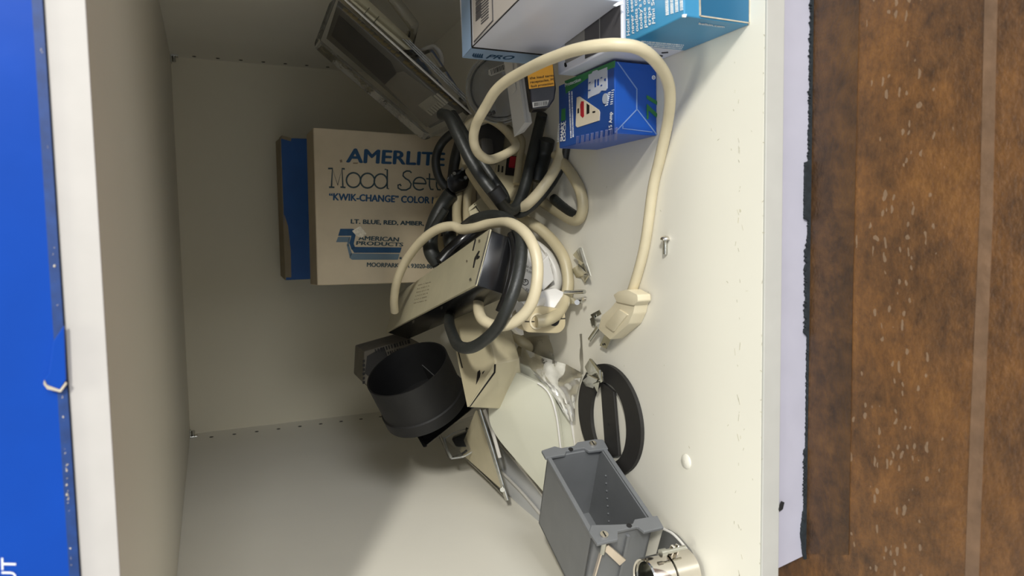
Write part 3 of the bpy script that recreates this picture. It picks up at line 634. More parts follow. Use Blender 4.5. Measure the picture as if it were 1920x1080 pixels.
sb = root('power_strip', 'cream metal power strip with a squared end resting on the white wall plates', 'power strip', PY(920, 700, .56))
e0 = [PY(877, 765, .515), PY(930, 681, .497), PY(974, 672, .515), PY(977, 703, .523), PY(940, 768, .538)]
vb = PY(838, 575, .60) - PY(877, 765, .515)
child('housing', prism(e0, vb, .0016, 1., 2), M_BEIGE2, sb)
nB = (e0[1] - e0[0]).cross(vb).normalized(); 
if nB.dot(e0[0]) > 0: nB = -nB
k0 = [e0[0] + (e0[1] - e0[0]) * .02, e0[0] + (e0[1] - e0[0]) * .98]
child('back_plate', prism([k0[0] + nB * .0003, k0[1] + nB * .0003, k0[1] + vb + nB * .0003, k0[0] + vb + nB * .0003], nB * .0006), mat('dull_beige_plate', (188, 178, 148), .45, var=.06), sb, label='duller beige back plate')
PB = (e0[0] + nB * .0009, nB)
decals(sb, 'mounting_slot', [[(896, 697), (900, 694), (901, 700), (900, 707), (893, 721), (894, 712)], [(905, 698), (909, 695), (905, 702)]], PB, M_INK, .0003)
decals(sb, 'seam_line', [[(880, 763), (882, 763), (929, 699), (930, 683), (927, 683), (926, 698)], [(845, 603), (847, 603), (868, 690), (866, 690)]], PB, M_DARK, .0002)
for p_ in ((933, 684),): pass

# upper strip: in shade, with a red rocker switch
sc = root('power_strip', 'beige power strip with a red rocker switch buried under the black cords', 'power strip', PY(990, 380, .56))
e0 = [PY(917, 373, .565), PY(985, 383, .55), PY(1054, 373, .525), PY(1062, 338, .525), PY(1000, 330, .54), PY(930, 330, .56)]
top = [PY(938, 252, .57), PY(1016, 240, .56), PY(1068, 262, .55)]
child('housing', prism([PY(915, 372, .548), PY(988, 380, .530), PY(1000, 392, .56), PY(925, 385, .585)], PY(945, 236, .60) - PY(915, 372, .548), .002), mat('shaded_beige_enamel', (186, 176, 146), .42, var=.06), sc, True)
PC = (PY(915, 372, .5465), (PY(988, 380, .530) - PY(915, 372, .548)).cross(PY(945, 236, .60) - PY(915, 372, .548)).normalized())
decals(sc, 'switch_frame', [[(951, 292), (972, 294), (967, 330), (947, 328)]], PC, M_INK, .0006)
decals(sc, 'rocker_switch', [[(957, 297), (968, 298), (965, 316), (954, 315)]], PC, M_RED, .0025, 'dark red switch')
decals(sc, 'outlet_slots', [[(934, 310), (937, 310), (936, 322), (933, 322)], [(941, 312), (944, 312), (943, 323), (940, 323)]], PC, M_INK, .0004)
child('end_section', prism(rounded([PY(1004, 383, .535), PY(1056, 374, .515), PY(1064, 335, .520), PY(1070, 285, .535), PY(1030, 260, .545), PY(1010, 262, .55)], .004), Vector((-.002, .03, -.012)), .0015), M_BEIGE, sc, True, 'lighter beige end section')
child('outlet_hole', prism(rounded([PY(1022, 343, .508), PY(1038, 345, .506), PY(1050, 341, .506), PY(1056, 332, .508), PY(1044, 328, .51), PY(1030, 330, .51)], .003), (0, .003, 0)), M_DARK, sc)

# three-way outlet block, rounded
ob = root('outlet_block', 'rounded cream outlet block with a cord entering it, on the shelf below the coiled cords', 'outlet', FL(1040, 605))
yk = .468
pts = rounded([PY(972, 592, yk), PY(990, 580, yk), PY(1018, 574, yk), PY(1059, 581, yk), PY(1061, 612, yk), PY(1050, 625, yk), PY(984, 623, yk)], .0045)
child('outlet_body', prism(pts, Vector((0, .03, -.003)), .0022, 1., 3), mat('cream_block', (190, 176, 142), .4, var=.04), ob, True)
child('seam_line', tube([PY(984, 603, yk - .0002), PY(1002, 603, yk - .0002)], .0004, 3, 6), M_DARK, ob)
child('seam_line', tube([PY(1047, 598, yk - .0002), PY(1060, 597, yk - .0002)], .0004, 3, 6), M_DARK, ob)
c = PY(1039, 601, yk); child('cable_hole', lathe([(.0003, -.0006), (.0003, .0012), (.0042, .0012), (.0042, -.0006)], c, Y, 20), M_DARK, ob, True)
c = PY(1006, 602, yk); child('cable_ring', lathe([(.0048, -.0012), (.0062, -.0012), (.0062, .0014), (.0048, .0014)], c, Y, 24), M_PLUG, ob, True)

# white cube adapter with approval mark
ul = root('cube_adapter', 'white cube adapter with a round approval mark behind the coiled cord', 'adapter', PY(1010, 560, .52))
yu = .49; nU = (Y * .92 - Z * .3 + X * .25).normalized()
PU = (PY(990, 500, yu), nU)
child('adapter_body', slab([(984, 466), (1006, 458), (1036, 495), (1030, 510), (1012, 556), (996, 556), (974, 536)], PU[0], nU, .028, .0012), M_WCORD, ul)
child('side_face', slab([(1010, 498), (1028, 478), (1040, 525), (1018, 546), (1008, 532)], PU[0] + nU * -.002, nU, .01, .001), M_RACE, ul)
c = PP(985, 529, *PU); child('approval_ring', lathe([(.0021, -.0004), (.0021, .0008), (.0026, .0008), (.0026, -.0004)], c, nU, 24), M_INK, ul)
text(ul, 'lettering', 'UL', PU, (982, 531), (988, 527), (981, 527), M_INK, .02, lift=.0006)
text(ul, 'lettering', 'TR AWG', PU, (985, 508), (998, 514), (987, 504), M_INK, .0, lift=.0006)
text(ul, 'lettering', '15A 125V', PU, (984, 500), (1000, 506), (986, 496), M_INK, .0, lift=.0006)
text(ul, 'lettering', 'E3', PU, (985, 544), (990, 546), (987, 540), M_INK, .0, lift=.0006)
wd = root('white_wedge', 'thin white plastic wedge poking out below the coiled cord', 'plastic strip', PY(975, 628, .5))
child('wedge_body', slab([(963, 560), (972, 565), (983, 628), (977, 629), (952, 605)], PY(975, 600, .487), Y, .012, .0005), M_RACE, wd)

# beige wall tap in the middle of the coils
tp = root('wall_tap', 'small beige ribbed plug tap in the middle of the tangle', 'adapter', PY(905, 400, .6))
child('tap_body', prism(rounded([PY(878, 390, .555), PY(902, 370, .56), PY(926, 396, .555), PY(918, 404, .55), PY(884, 415, .545)], .002), Vector((0, .02, -.01)), .0012), M_BEIGE, tp, True)
for i in range(3):
    child('rib', tube([PY(879 + 4 * i, 396 - 3.6 * i, .553), PY(885 + 4 * i, 390.5 - 3.6 * i, .553)], .0006, 3, 6), M_BEIGE, tp, True)
child('seam', tube([PY(889, 383, .555), PY(904, 404, .548)], .0004, 3, 6), M_DARK, tp)

# grey box in shade deep in the tangle
db_ = root('dark_adapter', 'dark grey adapter block seen through the upper loop of the thick cord', 'adapter', PY(920, 270, .6))
child('adapter_body', prism(rounded([PY(890, 240, .58), PY(930, 225, .58), PY(948, 250, .575), PY(940, 300, .57), PY(900, 305, .57)], .004), (0, .03, -.01), .002), mat('charcoal_plastic', (58, 56, 54), .5), db_, True)
child('raised_panel', prism(rounded([PY(902, 258, .566), PY(924, 260, .566), PY(926, 288, .562), PY(905, 290, .562)], .003), (0, .006, 0), .0008), mat('charcoal_panel', (72, 70, 66), .45), db_, True)
# big beige box section at the heart of the pile
hb = root('junction_housing', 'dull beige housing with brown stains at the core of the tangle', 'housing', PY(860, 440, .68))
child('housing_body', prism([PY(812, 372, .66), PY(868, 356, .65), PY(880, 470, .62), PY(818, 492, .63)], (0, .04, -.012), .002), mat('stained_beige', (176, 160, 122), .55, var=.18, scale=60), hb, True)
child('slot', prism([PY(831, 433, .632), PY(834, 431, .632), PY(832, 441, .63), PY(828, 443, .63)], (0, .004, 0)), M_DARK, hb)

# ================================================================ CORDS
def cord(label, pts, r, m, name='cord', cat='cord', n=12, flat=1., group=None):  # loose cords of the power strips, kept as separate objects
    return link(name, tube(cordpath(pts, r), r, n, 16, flat), m, None, True, label, cat, group)
RC = .0034
cm = root('loose_cord', 'thick cream cord looping over the boxes, its plug lying on the open shelf', 'cord', FL(1185, 540))
path = cordpath([(872, 305, .60), (868, 270, .59), (874, 240, .58), (890, 226, .575), (911, 223, .568), (928, 229, .56), (945, 242, .545), (961, 260, .522), (967, 274, .505), (955, 285, .494),
                 (922, 299, .482), (902, 292, .474), (891, 276, .466), (888, 255, .459), (893, 233, .450), (902, 215, .440), (912, 198, .432), (928, 172, .418), (950, 152, .404), (983, 133, .385), (1017, 116, .364), (1042, 106, .352), (1070, 96, .340), (1100, 89, .329), (1130, 85, .321), (1158, 84, .315), (1190, 88, .312), (1214, 100, .313), (1237, 124, .320), (1252, 153, .328), (1256, 188, .337),
                 (1250, 238, .350), (1236, 302, .364), (1224, 353, .373), (1212, 442, .384), (1202, 490, .391), (1190, 531, .40), (1183, 552, .41)], RC)
child('cable', tube(path, RC, 6, 18), M_CREAM, cm, True)
end = path[-1]
def FLh(u, v, h): return PZ(u, v, FZ + h)
child('strain_relief', prism(rounded([FLh(1150, 553, .0115), FLh(1160, 546, .0115), FLh(1176, 543, .0115), FLh(1195, 553, .0115), FLh(1196, 565, .0115), FLh(1188, 573, .0115), FLh(1156, 566, .0115)], .0012), (0, 0, -.010), .0012), M_PLUG, cm, True)
child('plug_body', prism(rounded([FLh(1157, 563, .0105), FLh(1191, 570, .0105), FLh(1187, 588, .0105), FLh(1178, 608, .0105), FLh(1144, 637, .0105), FLh(1122, 617, .0105), FLh(1128, 592, .0105), FLh(1145, 578, .0105)], .0012), (0, 0, -.0102), .0018, 1., 3), M_PLUG, cm, True)
child('grip_ridge', prism(rounded([FLh(1160, 580, .0118), FLh(1176, 590, .0118), FLh(1150, 622, .0118), FLh(1134, 610, .0118)], .001), (0, 0, -.003), .0008), M_PLUG, cm, True)
child('ground_pin', cyl(FLh(1124, 612, .006), FLh(1107, 636, .004), .0019, 16), M_STEEL, cm, True)
child('flat_blade', prism([FLh(1133, 628, .0045), FLh(1146, 636, .0045), FLh(1137, 655, .0035), FLh(1124, 648, .0035)], (0, 0, -.0007), .0002), M_STEEL, cm)
bl_ = FLh(1131, 646, .0044); child('blade_hole', cyl(bl_, bl_ + Z * .0002, .0009, 12), M_DARK, cm)

# heavy black cords
kb = root('loose_cord', 'heavy black cord bent in a V over the upper part of the tangle', 'cord', PY(940, 385, .53))
child('cable', tube(cordpath([(828, 214, .53), (842, 220, .52), (858, 252, .51), (882, 300, .50), (908, 340, .495), (930, 368, .49), (950, 392, .50), (968, 388, .505), (984, 350, .51), (996, 300, .515), (1008, 250, .52), (1014, 224, .53), (1016, 214, .56)], .0046), .0046, 10, 16), M_BCORD, kb, True)
child('cable', tube(cordpath([(848, 214, .55), (866, 245, .535), (890, 285, .52), (920, 330, .51), (942, 362, .505), (948, 378, .51)], .0042), .0042, 10, 16), M_BCORD, kb, True)
child('cable_end', tube(cordpath([(926, 355, .485), (940, 375, .485)], .006), .0056, 6, 16), M_BLACK, kb, True)

kp = root('loose_cord', 'black cord with a three pronged plug facing the viewer beside the cream carton', 'cord', PY(850, 380, .6))
yp = .605
child('plug_body', prism(rounded([PY(838, 335, yp), PY(852, 318, yp), PY(872, 316, yp), (PY(881, 334, yp)), PY(876, 352, yp), PY(850, 363, yp), PY(840, 352, yp)], .003), Vector((-.004, .020, -.004)), .0018), M_BLACKG, kp, True)
for (u, v) in ((849, 330), (870, 338), (864, 322)):
    child('prong', cyl(PY(u, v, yp), PY(u + 3, v - 5, yp - .008), .0016, 10), M_STEEL, kp, True)
child('cable', tube(cordpath([(846, 362, .61), (832, 382, .615), (818, 408, .615), (808, 440, .61), (808, 470, .60), (820, 492, .60)], .0068), .0068, 10, 14), M_BCORD, kp, True)
cord('thin black cord curling round the edge of the cream carton above the black plug', [(868, 240, .60), (845, 252, .61), (826, 272, .62), (817, 300, .62), (822, 330, .62), (836, 352, .62)], .0040, M_BCORD, 'loose_cord')
cord('black cord running down the tangle behind the black plug', [(866, 262, .62), (856, 300, .63), (850, 345, .635), (844, 392, .635), (842, 440, .63), (850, 476, .62)], .0065, M_BCORD, 'loose_cord')
cord('glossy black cord in the narrow gap above the beige backed power strip', [(826, 492, .585), (846, 470, .585), (868, 450, .585), (892, 432, .58), (915, 418, .57)], .0062, M_BLACKG, 'loose_cord')
cord('thin black cord along the side of the cream carton lettering', [(836, 392, .59), (812, 430, .60), (806, 460, .60), (818, 500, .60)], .0034, M_BCORD, 'loose_cord')
kl = root('loose_cord', 'black cord draped round the black end of the long power strip', 'cord', PY(870, 655, .5))
child('cable', tube(cordpath([(872, 424, .54), (890, 412, .51), (920, 404, .49), (950, 410, .47), (972, 432, .452), (978, 462, .440), (974, 505, .432), (964, 545, .428), (950, 580, .430), (932, 614, .440), (908, 638, .452), (882, 652, .466), (860, 648, .485), (848, 625, .51), (842, 600, .54), (848, 570, .58)], .0043), .0043, 12, 16), M_BCORD, kl, True)
child('cable', tube(cordpath([(960, 440, .458), (966, 470, .447), (962, 510, .440), (952, 550, .437), (938, 585, .439)], .0036), .0036, 10, 14), M_BLACKG, kl, True)

# cream cords
child('power_cord', tube(cordpath([(740, 584, .665), (739, 560, .655), (745, 525, .64), (762, 488, .62), (790, 452, .59), (820, 430, .565), (848, 424, .545), (866, 430, .53), (888, 427, .51), (925, 418, .485), (955, 418, .462), (982, 434, .442), (1000, 462, .430), (1008, 500, .424), (1004, 545, .422), (990, 580, .426), (965, 603, .434), (935, 611, .445), (908, 602, .46), (898, 585, .475), (897, 565, .49)], .0040), .0040, 12, 16), M_CREAM, sa, True)
child('power_cord', tube(cordpath([(960, 405, .54), (995, 418, .52), (1030, 445, .505), (1056, 482, .495), (1065, 525, .487), (1060, 562, .478), (1045, 588, .470), (1025, 600, .463), (1006, 603, .464)], .0046), .0046, 12, 16), M_CREAM2, ob, True)
cord('left one of two parallel cream cords running up behind the black plug', [(858, 428, .60), (856, 400, .61), (858, 372, .615), (864, 340, .62), (872, 300, .61)], .0042, M_CREAM2, 'loose_cord')
cord('right one of two parallel cream cords running up behind the black plug', [(877, 428, .60), (876, 395, .61), (877, 362, .615), (880, 330, .62), (884, 296, .61)], .0042, M_CREAM2, 'loose_cord')
cord('cream cord crossing diagonally beneath the heavy black V shaped cord', [(880, 320, .56), (896, 346, .545), (914, 372, .53), (934, 396, .52), (952, 412, .52)], .0038, M_CREAM2, 'loose_cord')
cord('worn cream and black edged cord bending across the upper power strip', [(1054, 268, .50), (1050, 295, .49), (1036, 325, .485), (1015, 355, .485), (992, 380, .495), (972, 394, .515), (954, 400, .545), (942, 392, .575)], .0042, M_CREAM, 'loose_cord')
cord('black cord pressed under the worn cream cord across the upper power strip', [(1062, 275, .506), (1057, 302, .50), (1043, 332, .494), (1022, 362, .494), (998, 388, .50), (975, 402, .508), (955, 398, .515)], .0030, M_BCORD, 'loose_cord')
cord('cream cord bight lying on the shelf at the right edge of the tangle', [(1042, 290, .52), (1058, 308, .505), (1074, 330, .49), (1088, 358, .478), (1093, 388, .47), (1086, 410, .476), (1072, 412, .49), (1050, 400, .51), (1028, 386, .54), (1008, 374, .58)], .0042, M_CREAM2, 'loose_cord')
cord('short black cord lying under the cream bight on the shelf', [(1038, 372, .515), (1056, 388, .50), (1072, 400, .49), (1082, 406, .485)], .0038, M_BCORD, 'loose_cord')
cord('beige flat cord end and black sheath beside the upper power strip', [(1026, 262, .53), (1020, 290, .52), (1012, 320, .515), (1008, 340, .515)], .0062, M_BCORD, 'loose_cord')
cord('beige cord piece behind the red switch power strip', [(952, 240, .57), (978, 262, .55), (974, 300, .545), (968, 345, .54)], .003, M_CREAM2, 'loose_cord')
cord('pale cord stub under the squared power strip beside the plastic bag', [(966, 628, .545), (978, 640, .54), (990, 650, .54), (985, 660, .545), (972, 658, .55)], .0045, M_CREAM2, 'loose_cord')

# white plug with prongs sticking out of the coils
wp = root('white_plug', 'white plug with metal prongs pointing out of the coils at the open shelf', 'plug', FL(1060, 575))
child('plug_body', prism(rounded([PY(1012, 548, .485), PY(1040, 540, .482), PY(1066, 552, .475), PY(1068, 572, .472), PY(1060, 582, .472), PY(1036, 580, .476), PY(1012, 575, .48)], .002), Vector((0, .014, -.004)), .0012), M_RACE, wp, True)
child('power_cord', tube(cordpath([(985, 452, .52), (1010, 466, .51), (1032, 488, .505), (1043, 515, .50), (1040, 540, .495), (1022, 562, .487), (998, 574, .48), (975, 578, .475)], .0050), .0050, 12, 16), M_WCORD, wp, True)
child('round_pin', cyl(PZ(1060, 548, FZ + .010), PZ(1096, 547, FZ + .006), .0016, 12), M_STEEL, wp, True)
child('flat_blade', prism([PZ(1060, 556, FZ + .008), PZ(1090, 560, FZ + .0045), PZ(1090, 570, FZ + .0045), PZ(1060, 570, FZ + .008)], (0, 0, -.0008)), M_STEEL, wp)
child('terminal_screw', cyl(PZ(1082, 567, FZ + .008), PZ(1082, 567, FZ + .005), .002, 12), M_CHROME, wp, True)
child('terminal_screw', cyl(PZ(1093, 561, FZ + .0085), PZ(1098, 561, FZ + .0065), .0013, 10), M_CHROME, wp, True)

# ================================================================ BLACK COLLAR
cc = PY(763, 690, .62)
view = cc.normalized(); im_r = R @ Vector((1, 0, 0)); im_d = R @ Vector((0, 1, 0)); im_f = R @ Vector((0, 0, 1))
axc = (im_r * .32 + im_d * .84 + im_f * .46).normalized()
rc = .0395
co = root('duct_collar', 'black plastic duct collar, a short round tube on a square base, lying on its side', 'duct collar', (cc.x, cc.y, FZ + .03))
h1 = .036
child('tube_wall', lathe([(rc, 0), (rc, h1), (rc * 1.04, h1 + .001), (rc * 1.04, h1 + .012), (rc * .9, h1 + .014), (rc * .9, h1 + .011), (rc * .965, h1 + .009), (rc * .965, 0)], cc, axc, 72), M_BLACK, co, True)
child('tube_floor', lathe([(.0005, h1 + .006), (.0005, h1 + .009), (rc * .97, h1 + .009), (rc * .97, h1 + .006)], cc, axc, 48), M_BLACK, co, True)
child('inner_rib', prism([cc + im_r * .012 + axc * .004 + im_d * -.006, cc + im_r * .013 + axc * .004 + im_d * -.006, cc + im_r * .026 + axc * .003 + im_d * .006, cc + im_r * .025 + axc * .003 + im_d * .006], axc * .03), M_BLACK, co)
cb = cc + axc * (h1 + .012)
pxs = [(754, 775), (893, 700), (912, 768), (796, 838)]
t1 = (PP(893, 715, cb, axc) - PP(760, 780, cb, axc)).normalized(); t2 = axc.cross(t1).normalized()
if t2.dot(im_f) < 0: t2 = -t2
child('square_base', prism([PY(776, 800, .655), PY(768, 760, .66), PY(880, 700, .655), PY(898, 757, .63), PY(796, 838, .63)], (im_f * .035 + im_r * .004), .0012), M_BLACKG, co)
child('base_rim', prism([PY(771, 800, .648), PY(779, 800, .648), PY(800, 838, .628), PY(794, 839, .628)], im_f * .006, .0004), M_BLACK, co)

# printed carton behind the collar
nw = root('printed_carton', 'dark printed carton lying deep behind the black collar', 'box', PY(730, 690, .74))
PN = (PY(720, 660, .735), Y)
child('box_body', slab([(683, 659), (770, 634), (800, 650), (800, 720), (700, 735), (680, 715)], PN[0], Y, .05, .001), mat('dark_print_board', (104, 98, 86), .7, var=.2, scale=60), nw)
decal(nw, 'dark_panel', [(688, 668), (720, 650), (735, 690), (700, 712), (684, 700)], PN, mat('near_black_print', (40, 38, 36), .6), .0005)
decals(nw, 'lettering_blocks', bars((702, 655), (768, 636), (2, 7), 13, .6, .4) + bars((722, 661), (760, 650), (1, 5), 9, .5, .4), PN, M_INK, .0008)
decals(nw, 'edge_marks', [[(680 - (i % 2), 675 + i * 8), (684, 674 + i * 8), (684, 679 + i * 8), (680, 680 + i * 8)] for i in range(6)], PN, M_INK, .0008)
# small hardware clamshell
hw = root('hardware_blister', 'small clear blister pack holding dark metal hardware under the black collar', 'packaging', PY(868, 850, .55))
def HY(u, v, y): return PY(u, v, y + .085)
hp = [HY(822, 818, .60), HY(838, 800, .60), HY(898, 780, .585), HY(910, 822, .57), HY(862, 858, .575), HY(843, 864, .58)]
child('blister', prism(rounded(hp, .004), im_f * .016, .0016, 1., 3), M_CLEAR, hw, True)
child('blister_rim', tube([HY(833, 822, .597), HY(838, 842, .586), HY(846, 858, .577)], .0014, 6, 8), M_CLEAR2, hw, True)
child('blister_rim', tube([HY(833, 822, .596), HY(858, 809, .592), HY(884, 802, .585)], .0006, 6, 8), M_CLEAR2, hw, True)
child('blister_rim', tube([HY(846, 860, .578), HY(872, 855, .574), HY(898, 838, .57)], .0009, 6, 8), M_CLEAR2, hw, True)
child('dark_fitting', prism(rounded([HY(846, 822, .602), HY(872, 812, .60), HY(898, 800, .59), HY(902, 826, .582), HY(878, 838, .586), HY(855, 838, .59)], .003), im_f * .01, .001), mat('dark_fitting', (46, 46, 46), .35, metal=.3), hw, True)
for (u, v) in ((874, 806), (898, 797), (902, 806), (892, 826), (906, 828)):
    child('small_screw', cyl(HY(u, v, .584), HY(u + 1, v - 3, .580), .0011, 10), M_CHROME, hw, True)

# ================================================================ PLATES, RACEWAY, BAG
def plate_poly(px, p0, n): return [PP(u, v, p0, n) for u, v in px]
# thin framed plate, leaning against left wall
n1 = (im_r * .97 - im_f * .10 + im_d * -.2).normalized()
fp = root('framed_plate', 'thin silver edged metal plate leaning on edge behind the cream power strip', 'plate', FL(940, 925))
f1 = [PY(862, 840, .650), PY(905, 770, .575), PY(952, 940, .555), PY(880, 858, .655)]
A1, B1, C1, D1 = PY(893, 770, .585), PY(905, 768, .570), PY(953, 938, .556), PY(866, 852, .68)
child('plate_face', prism([PY(862, 848, .70), PY(893, 770, .62), PY(905, 775, .60), PY(949, 925, .575)], Vector((0, .0015, .0)) , .0003), M_BEIGE2, fp)
child('frame_edge', tube([PY(899, 768, .595), PY(925, 852, .583), PY(951, 938, .572)], .0022, 6, 8, .5), M_STEEL, fp, True, 'bright silver edge')
child('frame_edge', tube([PY(908, 768, .59), PY(924, 812, .583), PY(937, 858, .578)], .0018, 6, 8, .6), M_RACE, fp, True)
child('frame_edge', tube([PY(862, 848, .70), PY(905, 888, .64), PY(949, 932, .575)], .0012, 6, 8), M_STEEL, fp, True)
c = PY(942, 917, .571); child('plate_screw', cyl(c, c - im_f * .002, .0022, 14), M_STEEL, fp, True)

rw = root('raceway_channel', 'long grey white ribbed plastic channel lying along the left rear of the shelf', 'raceway', FL(1010, 980))
z0 = FZ + .004
ra = [PZ(908, 800, z0), PZ(928, 812, z0), PZ(1040, 955, z0), PZ(1062, 1032, z0), PZ(1050, 1022, z0), PZ(950, 925, z0)]
child('channel_base', prism(ra, (0, 0, -.0035), .0004), mat('grey_white_pvc', (188, 190, 192), .35, var=.03), rw)
child('channel_rib', tube([PZ(930, 822, z0 + .003), PZ(985, 885, z0 + .003), PZ(1045, 962, z0 + .003)], .003, 4, 8, .6), M_RACE, rw, True)
child('channel_rib', tube([PZ(936, 880, z0 + .002), PZ(985, 930, z0 + .002), PZ(1052, 1012, z0 + .002)], .0022, 4, 8, .6), M_RACE, rw, True)

# white wall plates, stacked, leaning
f0 = PZ(1060, 860, FZ); nP = (im_f * .80 + im_r * .55 - im_d * .05).normalized()
def wplate(px, shift, label, th, rad=.010, holes=()):
    p0 = PP(1045, 860, FL(1045, 860) - im_f * .030, nP) + nP * shift
    pts = rounded([PP(u, v, p0, nP) for u, v in px], rad, 6)
    r = root('wall_plate', label, 'wall plate', FL(1060, 880), 'white wall plates under the power strip')
    child('plate_body', prism(pts, nP * th, .0012, 1., 3), M_PLATE, r, True)
    e = [PP(u, v, p0, nP) - nP * .0004 for u, v in px[1:6]]
    child('raised_rim', tube(rounded(e, rad, 5)[6:-6], .0011, 1, 8, .8, raw=True), M_RACE, r, True)
    return r
wplate([(918, 690), (935, 682), (1028, 728), (1044, 775), (1054, 860), (1036, 943), (932, 822), (915, 790)], 0, 'big white wall plate nearest the viewer, its blank face under the cream power strip', .005)
wplate([(950, 672), (1048, 712), (1066, 760), (1082, 850), (1060, 965), (960, 860)], .009, 'white wall plate in the middle of the leaning stack', .004)
wplate([(980, 660), (1072, 706), (1080, 760), (1096, 845), (1080, 930), (990, 850)], .018, 'white wall plate at the back of the leaning stack, touching the black ring', .003, .006)

# polythene bag
def sheet(rows, sub=6, amp=.0016, seed=1):
    random.seed(seed); b = bmesh.new(); H = len(rows); Wd = len(rows[0]); grid = []
    for i in range((H - 1) * sub + 1):
        fi = i / sub; a = min(int(fi), H - 2); t = fi - a; line = []
        for j in range((Wd - 1) * sub + 1):
            fj = j / sub; c = min(int(fj), Wd - 2); s = fj - c
            p = (rows[a][c] * (1 - s) + rows[a][c + 1] * s) * (1 - t) + (rows[a + 1][c] * (1 - s) + rows[a + 1][c + 1] * s) * t
            k = math.sin(fi * 5.1 + fj * 3.3 + seed) + math.sin(fj * 8.7 - fi * 4.2) * .7
            line.append(b.verts.new(p - im_f * amp * (k * .6 + random.uniform(-.35, .35))))
        grid.append(line)
    for i in range(len(grid) - 1):
        for j in range(len(grid[0]) - 1): b.faces.new((grid[i][j], grid[i][j + 1], grid[i + 1][j + 1], grid[i + 1][j]))
    return b
bg = root('plastic_bag', 'crumpled cloudy plastic bag spread over the white wall plates', 'bag', FL(1060, 700))
child('bag_front', sheet([[PY(978, 652, .535), PY(1020, 670, .51), PY(1062, 683, .49), PY(1092, 700, .462)], [PY(976, 678, .535), PY(1015, 705, .505), PY(1050, 722, .488), PY(1088, 712, .465)], [PY(1000, 700, .515), PY(1036, 736, .492), PY(1062, 752, .482), PY(1078, 748, .472)], [PY(1046, 745, .492), PY(1056, 772, .484), PY(1068, 790, .478), PY(1078, 790, .474)]], 7, .0016, 2), M_BAG, bg, True)
child('bag_back', sheet([[PY(990, 632, .55), PY(1030, 628, .525), PY(1062, 626, .508), FL(1091, 626, .0012)], [PY(995, 655, .545), PY(1030, 655, .522), PY(1062, 656, .505), FL(1093, 664, .0012)], [PY(1000, 668, .54), PY(1040, 684, .515), PY(1072, 695, .49), FL(1094, 702, .0012)]], 6, .0008, 5), clear('thin_polythene', (186, 184, 172), .34, .4), bg, True)

# ================================================================ BLACK RING WITH A CROSS BAR
rg = root('gasket_ring', 'flat black oval ring with a crossbar lying on the shelf behind the grey box', 'ring', FL(1143, 790))
def ell(cx, cy, ax, ay, n=64, z=FZ): return [Vector((cx + math.cos(t) * ax, cy + math.sin(t) * ay, z)) for t in [2 * math.pi * k / n for k in range(n)]]
cR = FL(1145, 788)
def ring(o, i, th, lift):
    b = bmesh.new(); n = len(o); T = Vector((0, 0, th)); L0 = Vector((0, 0, lift))
    a = [[b.verts.new(p + q) for p in s] for s, q in ((o, L0), (o, L0 + T), (i, L0 + T), (i, L0))]
    for k in range(n):
        j = (k + 1) % n
        for r_ in range(4): b.faces.new((a[r_][k], a[(r_ + 1) % 4][k], a[(r_ + 1) % 4][j], a[r_][j]))
    return b
outer = ell(cR.x + .0015, cR.y, .0395, .0430); inner = ell(cR.x - .001, cR.y - .0005, .0285, .0245)
child('ring_body', ring(outer, inner, .0028, .0002), M_RUBBER, rg)
cbp = [PZ(1125, 715, FZ + .003), PZ(1150, 735, FZ + .003), PZ(1160, 855, FZ + .003), PZ(1135, 855, FZ + .003)]
child('crossbar', prism(cbp, (0, 0, -.0024), .0004), M_RUBBER, rg)
c = PZ(1140, 796, FZ + .0031); child('bar_hole', cyl(c, c + Z * .0001, .0011, 12), M_INK, rg)

# twisted metal clips
def bent(name, label, strips, m=M_STEEL, th=.0009, cat='metal clip'):
    c = FL(strips[0][0][0], strips[0][0][1]); r = root(name, label, cat, c)
    for nm, s in zip(('clip_plate', 'bent_tab', 'lower_tab', 'spring_tab', 'tip'), strips):
        pts = [PZ(u, v, FZ + h) for u, v, h in s]
        n_ = (pts[1] - pts[0]).cross(pts[2] - pts[0]).normalized()
        if n_.z > 0: n_ = -n_
        child(nm, prism(pts, n_ * th), m, r)
    return r
M_STEEL.node_tree.nodes['Principled BSDF'].inputs['Roughness'].default_value = .2
bent('spring_clip', 'twisted zinc spring clip standing alone beside the outer cord coil', [
    [(1074, 478, .004), (1086, 464, .009), (1095, 494, .007), (1082, 487, .003)],
    [(1084, 488, .003), (1096, 492, .008), (1106, 516, .006), (1096, 530, .002), (1088, 518, .001)],
    [(1072, 505, .001), (1084, 496, .007), (1102, 514, .005), (1094, 522, .001), (1080, 520, .0005)],
    [(1086, 464, .0095), (1090, 464, .0095), (1107, 517, .007), (1104, 520, .006), (1094, 492, .008)],
    [(1094, 515, .006), (1106, 516, .005), (1097, 532, .001), (1091, 522, .001)]])
bent('spring_clip', 'twisted zinc spring clip resting on the rim of the black ring', [
    [(1096, 688, .006), (1105, 673, .012), (1124, 692, .012), (1122, 706, .009), (1102, 700, .005)],
    [(1100, 702, .006), (1124, 694, .013), (1126, 712, .012), (1118, 724, .006), (1104, 722, .004)],
    [(1092, 714, .004), (1104, 704, .012), (1120, 712, .012), (1112, 728, .005), (1098, 724, .003)],
    [(1104, 673, .0125), (1108, 673, .0125), (1128, 698, .0125), (1130, 715, .012), (1126, 718, .011), (1122, 700, .012)],
    [(1112, 720, .011), (1124, 716, .011), (1120, 736, .005)]])
bent('small_clip', 'tiny zinc clip tucked against the side of the cream plug', [
    [(1107, 590, .004), (1122, 582, .008), (1126, 590, .006), (1112, 598, .003)],
    [(1106, 598, .003), (1113, 592, .006), (1116, 606, .004), (1110, 612, .001)],
    [(1110, 606, .002), (1116, 602, .005), (1116, 614, .002)]])

